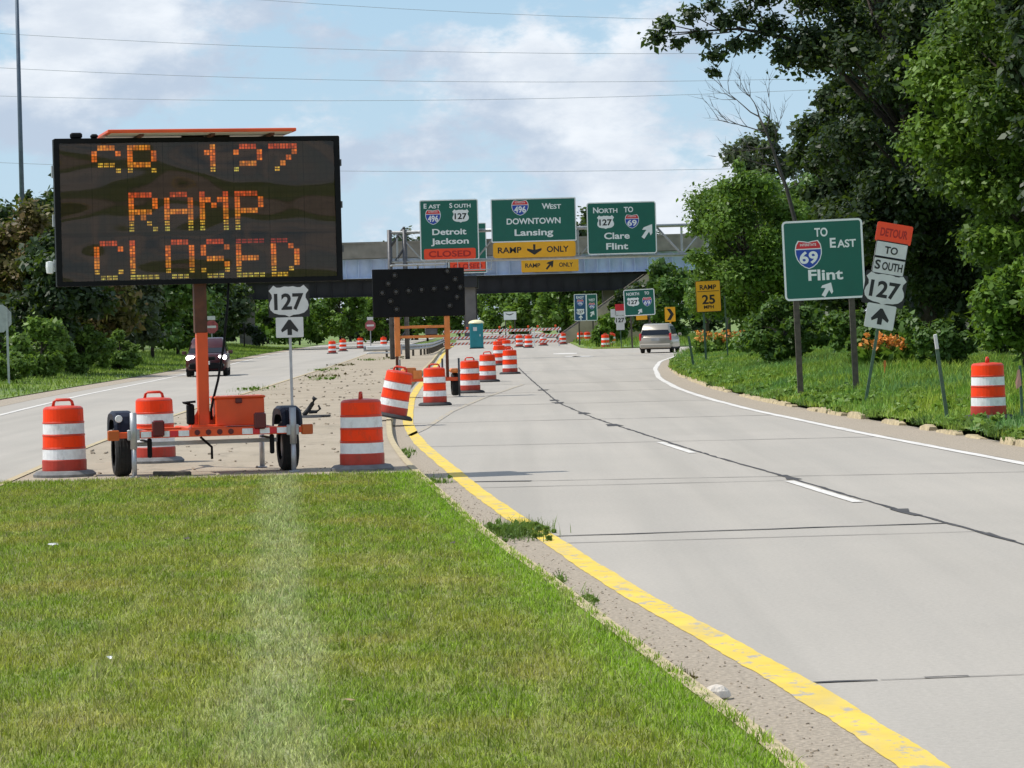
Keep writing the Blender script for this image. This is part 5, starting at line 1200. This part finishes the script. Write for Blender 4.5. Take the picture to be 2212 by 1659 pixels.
# ------------------------------------------------------------------ vehicles
def car(name, label, cat, loc, rz_, L_, W_, H_, paint, lower, front):
    """local: length along y, nose at -y"""
    t = thing(name, label, cat, loc, (0, 0, rz_)); hl, hw = L_/2, W_/2; belt = H_*.56
    def loft(mb, secs, close=True):
        k = len(secs[0]); vs = [p for s_ in secs for p in s_]; fs = [(i*k+j, i*k+(j+1) % k, (i+1)*k+(j+1) % k, (i+1)*k+j) for i in range(len(secs)-1) for j in range(k)]
        fs += [tuple(range(k-1, -1, -1)), tuple(range((len(secs)-1)*k, len(secs)*k))]; mb.add(vs, fs, True)
    def sec(y, zb, zt, w, tuck=.90):
        return [(-w*.93, y, zb), (w*.93, y, zb), (w, y, zb+.12), (w*1.0, y, (zb+zt)/2), (w*.98, y, zt-.10), (w*tuck, y, zt), (-w*tuck, y, zt), (-w*.98, y, zt-.10), (-w, y, (zb+zt)/2), (-w, y, zb+.12)]
    b = MB()
    if front == 'suv':
        S_ = [(-hl, .45, .80, hw*.80), (-hl+.12, .30, .95, hw*.93), (-hl+.5, .26, 1.02, hw), (-hl+1.25, .26, belt+.06, hw), (0, .26, belt+.08, hw), (hl-.8, .26, belt+.10, hw), (hl-.15, .30, belt+.08, hw*.96), (hl, .42, belt-.05, hw*.88)]
        G_ = [(-hl+1.15, belt+.02, belt+.06, .88), (-hl+1.95, belt+.02, H_-.06, .74), (-hl+2.5, belt+.02, H_, .74), (hl-.9, belt+.02, H_-.02, .74), (hl-.35, belt+.02, H_-.12, .72), (hl-.06, belt+.02, belt+.1, .84)]
    else:
        S_ = [(-hl, .42, .72, hw*.78), (-hl+.15, .28, .86, hw*.92), (-hl+.6, .24, .96, hw), (-hl+1.2, .24, belt+.04, hw), (.3, .24, belt+.06, hw), (hl-.6, .24, belt+.07, hw), (hl-.10, .28, belt+.05, hw*.97), (hl, .36, belt-.05, hw*.92)]
        G_ = [(-hl+.95, belt, belt+.04, .90), (-hl+2.0, belt, H_-.08, .76), (-hl+2.6, belt, H_, .76), (hl-.7, belt, H_-.01, .77), (hl-.26, belt, H_-.08, .76), (hl-.05, belt, belt+.08, .88)]
    loft(b, [sec(*q) for q in S_]); body = b.build('body', paint, t)
    gsec = lambda y, z0, z1, k: [(-hw*.95, y, z0), (hw*.95, y, z0), (hw*.95+(hw*k-hw*.95)*.92, y, z0+(z1-z0)*.9), (hw*k*.92, y, z1), (-hw*k*.92, y, z1), (-hw*.95-(hw*k-hw*.95)*.92, y, z0+(z1-z0)*.9)]
    c = MB(); loft(c, [gsec(*q) for q in G_]); c.build('roof', paint, t)
    def quad(nm, pts, m, off):
        n = (Vector(pts[1])-Vector(pts[0])).cross(Vector(pts[3])-Vector(pts[0])).normalized()*off
        q = MB(); q.add([Vector(p)+n for p in pts], [(0, 1, 2, 3)]); q.build(nm, m, t)
    f0, f1, r0, r1 = G_[0], G_[1], G_[-1], G_[-2]
    def pane(a, b_, sgn, nm):
        k0, k1 = .90*hw, hw*b_[3]*.88
        za, zb_ = a[2]-.0, b_[2]-.06
        p = [(-k0, a[0]+.02*sgn*-1, za), (k0, a[0]+.02*sgn*-1, za), (k1, b_[0]-.02*sgn*1, zb_), (-k1, b_[0]-.02*sgn, zb_)]
        if sgn > 0: p = [p[1], p[0], p[3], p[2]]
        quad(nm, p, M['glass_dark'], .03)
    pane(f0, f1, -1, 'windscreen'); pane(r0, r1, 1, 'rear_window')
    for s_ in (-1, 1):
        ys = [G_[1][0]-.25, G_[1][0]+.62, hl-1.75, hl-.60]
        for i in range(3):
            y0, y1 = ys[i]+.04, ys[i+1]-.04; z0, z1 = belt+.12, H_-.16
            xb = lambda z: s_*(hw*.95 + (hw*.755-hw*.95)*(z-belt)/(H_-belt) + .012)
            p = [(xb(z0), y0-(.28 if i == 0 else 0), z0), (xb(z0), y1, z0), (xb(z1), y1, z1), (xb(z1), y0, z1)]
            q = MB(); q.add(p, [(0, 1, 2, 3)]); q.build('side_window', M['glass_dark'], t)
        mm = MB(); mm.bbox((s_*(hw+.10), G_[0][0]+.35, belt+.10), (.2, .12, .15), .03); mm.build('mirror', paint, t)
        for y in (-hl+.88, hl-.92): wheel(t, s_*(hw-.12), y, .345 if front == 'suv' else .325, .22)
    lo = MB(); lo.bbox((0, 0, .30), (W_*.98, L_*.93, .16), .03); lo.build('sill', lower, t)
    return t, hl, hw, belt
M['maroon'] = mat('maroon_car_paint', (.055, .006, .009), .3, .1, coat=.25); M['beige'] = mat('beige_car_paint', (.38, .35, .30), .35, .3, coat=.3)
b = gp(440, 814)
V, hl, hw, belt = car('suv', 'dark red suv with headlights on coming up the left road', 'car', (b.x, b.y+2.2, 0), math.radians(3.5), 4.5, 1.84, 1.70, M['maroon'], M['black'], 'suv')
hlm = mat('headlight_on', (.9, .9, .9), .2, emit=((1, .97, .92, 1), 7.0))
for s_ in (-1, 1):
    h = MB(); h.bbox((s_*.70, -hl+.085, .83), (.36, .16, .19), .05); h.build('headlight', hlm, V); h = MB(); h.bbox((s_*.66, -hl+.02, .50), (.22, .06, .11), .03); h.build('fog_light', M['chrome'], V)
h = MB(); h.bbox((0, -hl-.01, .80), (.78, .08, .15), .03); h.build('grille', M['black'], V); h = MB(); h.bbox((0, -hl+.0, .47), (1.5, .14, .26), .04); h.build('bumper', M['black'], V); h = MB(); h.bbox((0, -hl-.075, .60), (.31, .02, .15), .005); h.build('number_plate', M['sign_grey'], V)
b = gp(1410, 763)
V, hl, hw, belt = car('minivan', 'beige minivan driving away up the exit ramp at the right', 'car', (b.x+.55, b.y+2.3, 0), math.radians(180-9), 4.9, 1.95, 1.72, M['beige'], M['black'], 'van')
for s_ in (-1, 1):
    h = MB(); h.bbox((s_*(hw*.90), hl-.06, belt-.02), (.13, .14, .42), .03); h.build('tail_light', M['sign_red'], V)
h = MB(); h.bbox((0, hl-.02, .42), (1.84, .20, .26), .06); h.build('bumper', M['beige'], V); h = MB(); h.bbox((0, hl+.025, .80), (.5, .02, .16), .005); h.build('number_plate', M['sign_back'], V); h = MB(); h.tube([(0, hl-.12, belt+.12), (.22, hl-.18, belt+.3)], .012, 5); h.build('wiper', M['black'], V)

# ------------------------------------------------------------------ small things
b = gp(668, 902, ISZ)
t = thing('broken_marker', 'black rubber marker base with its bent post lying on the median', 'debris', b)
m = MB(); m.lathe([(0, .05), (.2, .05), (.30, .02), (.32, 0)], 18); m.bbox((.2, .05, .03), (.5, .3, .04), .01); m.build('rubber_base', M['rubber'], t)
m = MB(); m.tube([(-.12, 0, .05), (-.02, 0, .16), (.08, 0, .30), (.13, 0, .40), (.09, 0, .44)], [.05, .05, .045, .06, .02], 8); m.tube([(.0, 0, .12), (.16, 0, .12), (.24, 0, .18), (.2, 0, .26)], [.04, .035, .03, .02], 7); m.build('bent_post', M['rubber'], t)
def blob(name, label, cat, loc, d, m, seed, group=None):
    rs = random.Random(seed); n, r = 9, 5; vs = [(0, 0, d[2]/2)]; q = MB()
    for i in range(1, r):
        a = math.pi*i/r
        for k in range(n):
            b_ = 2*math.pi*k/n; s_ = rs.uniform(.75, 1.15); vs.append((math.sin(a)*math.cos(b_)*d[0]/2*s_, math.sin(a)*math.sin(b_)*d[1]/2*s_, math.cos(a)*d[2]/2*rs.uniform(.85, 1.1)))
    vs.append((0, 0, -d[2]/2)); fs = [(0, 1+k, 1+(k+1) % n) for k in range(n)]
    for i in range(r-2): fs += [(1+i*n+k, 1+(i+1)*n+k, 1+(i+1)*n+(k+1) % n, 1+i*n+(k+1) % n) for k in range(n)]
    o = 1+(r-2)*n; fs += [(o+k, len(vs)-1, o+(k+1) % n) for k in range(n)]; q.add(vs, fs)
    return tag(q.build(name, m, loc=loc), label, cat, group)
p = gp(1548, 1504, .02); blob('rock', 'pale rock lying in the gutter below the lawn edge', 'rock', (p.x, p.y, .035), (.15, .13, .10), M['rock'], 3)
p = gp(1330, 1412, .0); blob('rock', 'small pebble in the gutter up the road from the pale rock', 'rock', (p.x, p.y, .015), (.045, .045, .03), M['rock'], 8)
def litter(name, label, px, py, w, l, m, seed):
    p = gp(px, py, ISZ+.05); rs = random.Random(seed); q = MB()
    pts = [(w*math.cos(a)*rs.uniform(.5, 1), l*math.sin(a)*rs.uniform(.5, 1), rs.uniform(0, .02)) for a in [i*math.pi/4 for i in range(8)]]
    q.add([(0, 0, .018)] + pts, [(0, 1+i, 1+(i+1) % 8) for i in range(8)]); tag(q.build(name, m, loc=(p.x, p.y, p.z+.012)), label, 'litter')
litter('paper_scrap', 'scrap of white paper on the lawn at the lower left', 238, 1428, .032, .045, M['white_paint'], 1)
litter('paper_scrap', 'small pale scrap on the lawn at the left below the trailer', 115, 1180, .055, .10, M['sign_grey'], 2)
litter('fallen_leaf', 'dry brown leaf on the lawn near the bottom middle', 755, 1521, .055, .06, M['leafdry'], 3)
litter('fallen_leaf', 'dark dry leaf on the lawn straight below the trailer', 405, 1168, .06, .09, M['wood_post'], 4)
litter('fallen_leaf', 'small dark leaf near the lush kerb edge of the lawn', 978, 1178, .03, .05, M['wood_post'], 5)
def weed(label, x, y, z, w, l, h, n, size=.06, m='weed'):
    t = thing('weed_clump', label, 'weeds', (x, y, z), (0, 0, 0))
    k = max(6, int(n/30)); C = [(rng.normal(0, w/2.4), rng.normal(0, l/2.4), rng.uniform(.12, .8)*h) for _ in range(k)]
    leaf_cloud('leaves', C, [max(.03, h*.3)]*k, np.full(k, 60), size*.55, LEAF[m], t, flat=.9, up=.3, shell=.2)
    s_ = MB()
    for _ in range(8): a = (rng.normal(0, w/2.6), rng.normal(0, l/2.6)); s_.tube([(a[0], a[1], 0), (a[0]+rng.normal(0, .03), a[1]+rng.normal(0, .03), h*rng.uniform(.9, 1.8))], [.004, .002], 4, False)
    s_.build('stems', LEAF['weed'], t)
    q = max(40, n//4); B = np.stack([rng.normal(0, w/2.5, q), rng.normal(0, l/2.5, q), np.zeros(q)], 1); o = blades('grass_blades', B, h*rng.uniform(.5, 1.5, q), np.full(q, .006)+.00006*y, LEAF[m], .6); o.parent = t; del o['kind']
    return t
weed('large clump of green weeds at the end of the road joint in the gutter', .0, 29.3, .0, .36, 1.0, .12, 2200, .06, 'sunny')
weed('small clump of weeds in the gutter at the corner of the lawn', -1.05, 39.3, .0, .30, .5, .08, 380, .05)
weed('thin weeds in the gutter behind the corner drum', -1.72, 48.5, .0, .2, 1.6, .07, 420, .05)
weed('dry weeds beside the pale rock in the gutter', .90, 17.2, .0, .09, .3, .06, 200, .03, 'brown')
weed('sparse weeds in the gutter between rock and green clump', .50, 22.2, .0, .07, .9, .05, 260, .03)
weed('short weeds in the kerb crack above the sparse gutter weeds', .33, 24.0, .0, .06, .5, .05, 160, .03)
weed('yellowish weed by the yellow line seen behind the trailer winch', AX.x-1.6, AX.y+24, ISZ, .35, .8, .26, 240, .09, 'brown')
weed('dark weed on the broken kerb below the lone drum', XKB(47.2)+.1, 47.2, .08, .25, .4, .16, 420, .08, 'mid')
for i, (x, y) in enumerate(((-7.0, 112), (-7.4, 118), (-8.1, 96), (-7.7, 84), (-8.3, 135), (-8.4, 150), (-7.9, 170), (-6.9, 176))):
    weed('dry weeds along the left edge of the median', x, y, ISZ-.02, .8, 3.4, .12, 420, .10, 'brown' if i % 2 else 'weed')['group'] = 'dry weeds along the left edge of the median'
for i, y in enumerate((43, 46, 50, 53, 57.5, 61, 66, 72, 79, 87)):
    weed('leafy weeds growing over the broken kerb', XKB(y)+.12, y+.4, .07, .22, .7, .14, 420, .07, 'weed' if i % 3 else 'mid')['group'] = 'weeds growing over the broken kerb'
# loose grit and scraps on the median
mb = MB(); rs = random.Random(4)
for i in range(330):
    y = 40 + 95*rs.random()**1.5; x = rs.uniform(XLY(y)+.5, XIS(y)-.2); s_ = rs.uniform(.008, .026)*(1+y*.008); mb.box((x, y, ISZ+s_*.3), (s_*rs.uniform(1, 2.4), s_*rs.uniform(.8, 2), s_*.8), (rs.uniform(-.4, .4), rs.uniform(-.4, .4), rs.uniform(0, 3)))
for i in range(900):
    y = 13 + 30*rs.random()**1.2; a, b_ = XIS(y)+.01, XYL(y)-.02; x = a + (b_-a)*rs.random()**1.6; s_ = rs.uniform(.004, .010)
    mb.box((x, y, .004+s_*.3), (s_*rs.uniform(1, 2), s_*rs.uniform(.8, 1.6), s_*.8), (rs.uniform(-.5, .5), rs.uniform(-.5, .5), rs.uniform(0, 3)))
tag(mb.build('gravel', M['grit']), kind='stuff')
m = MB(); m.bbox((0, 0, .03), (.5, .16, .06), .01, (0, .03, .2)); tag(m.build('plank', M['wood_post'], loc=gp(372, 1028, ISZ)), 'short dark plank lying under the trailer at the lawn edge', 'plank')
bpy.context.view_layer.update()
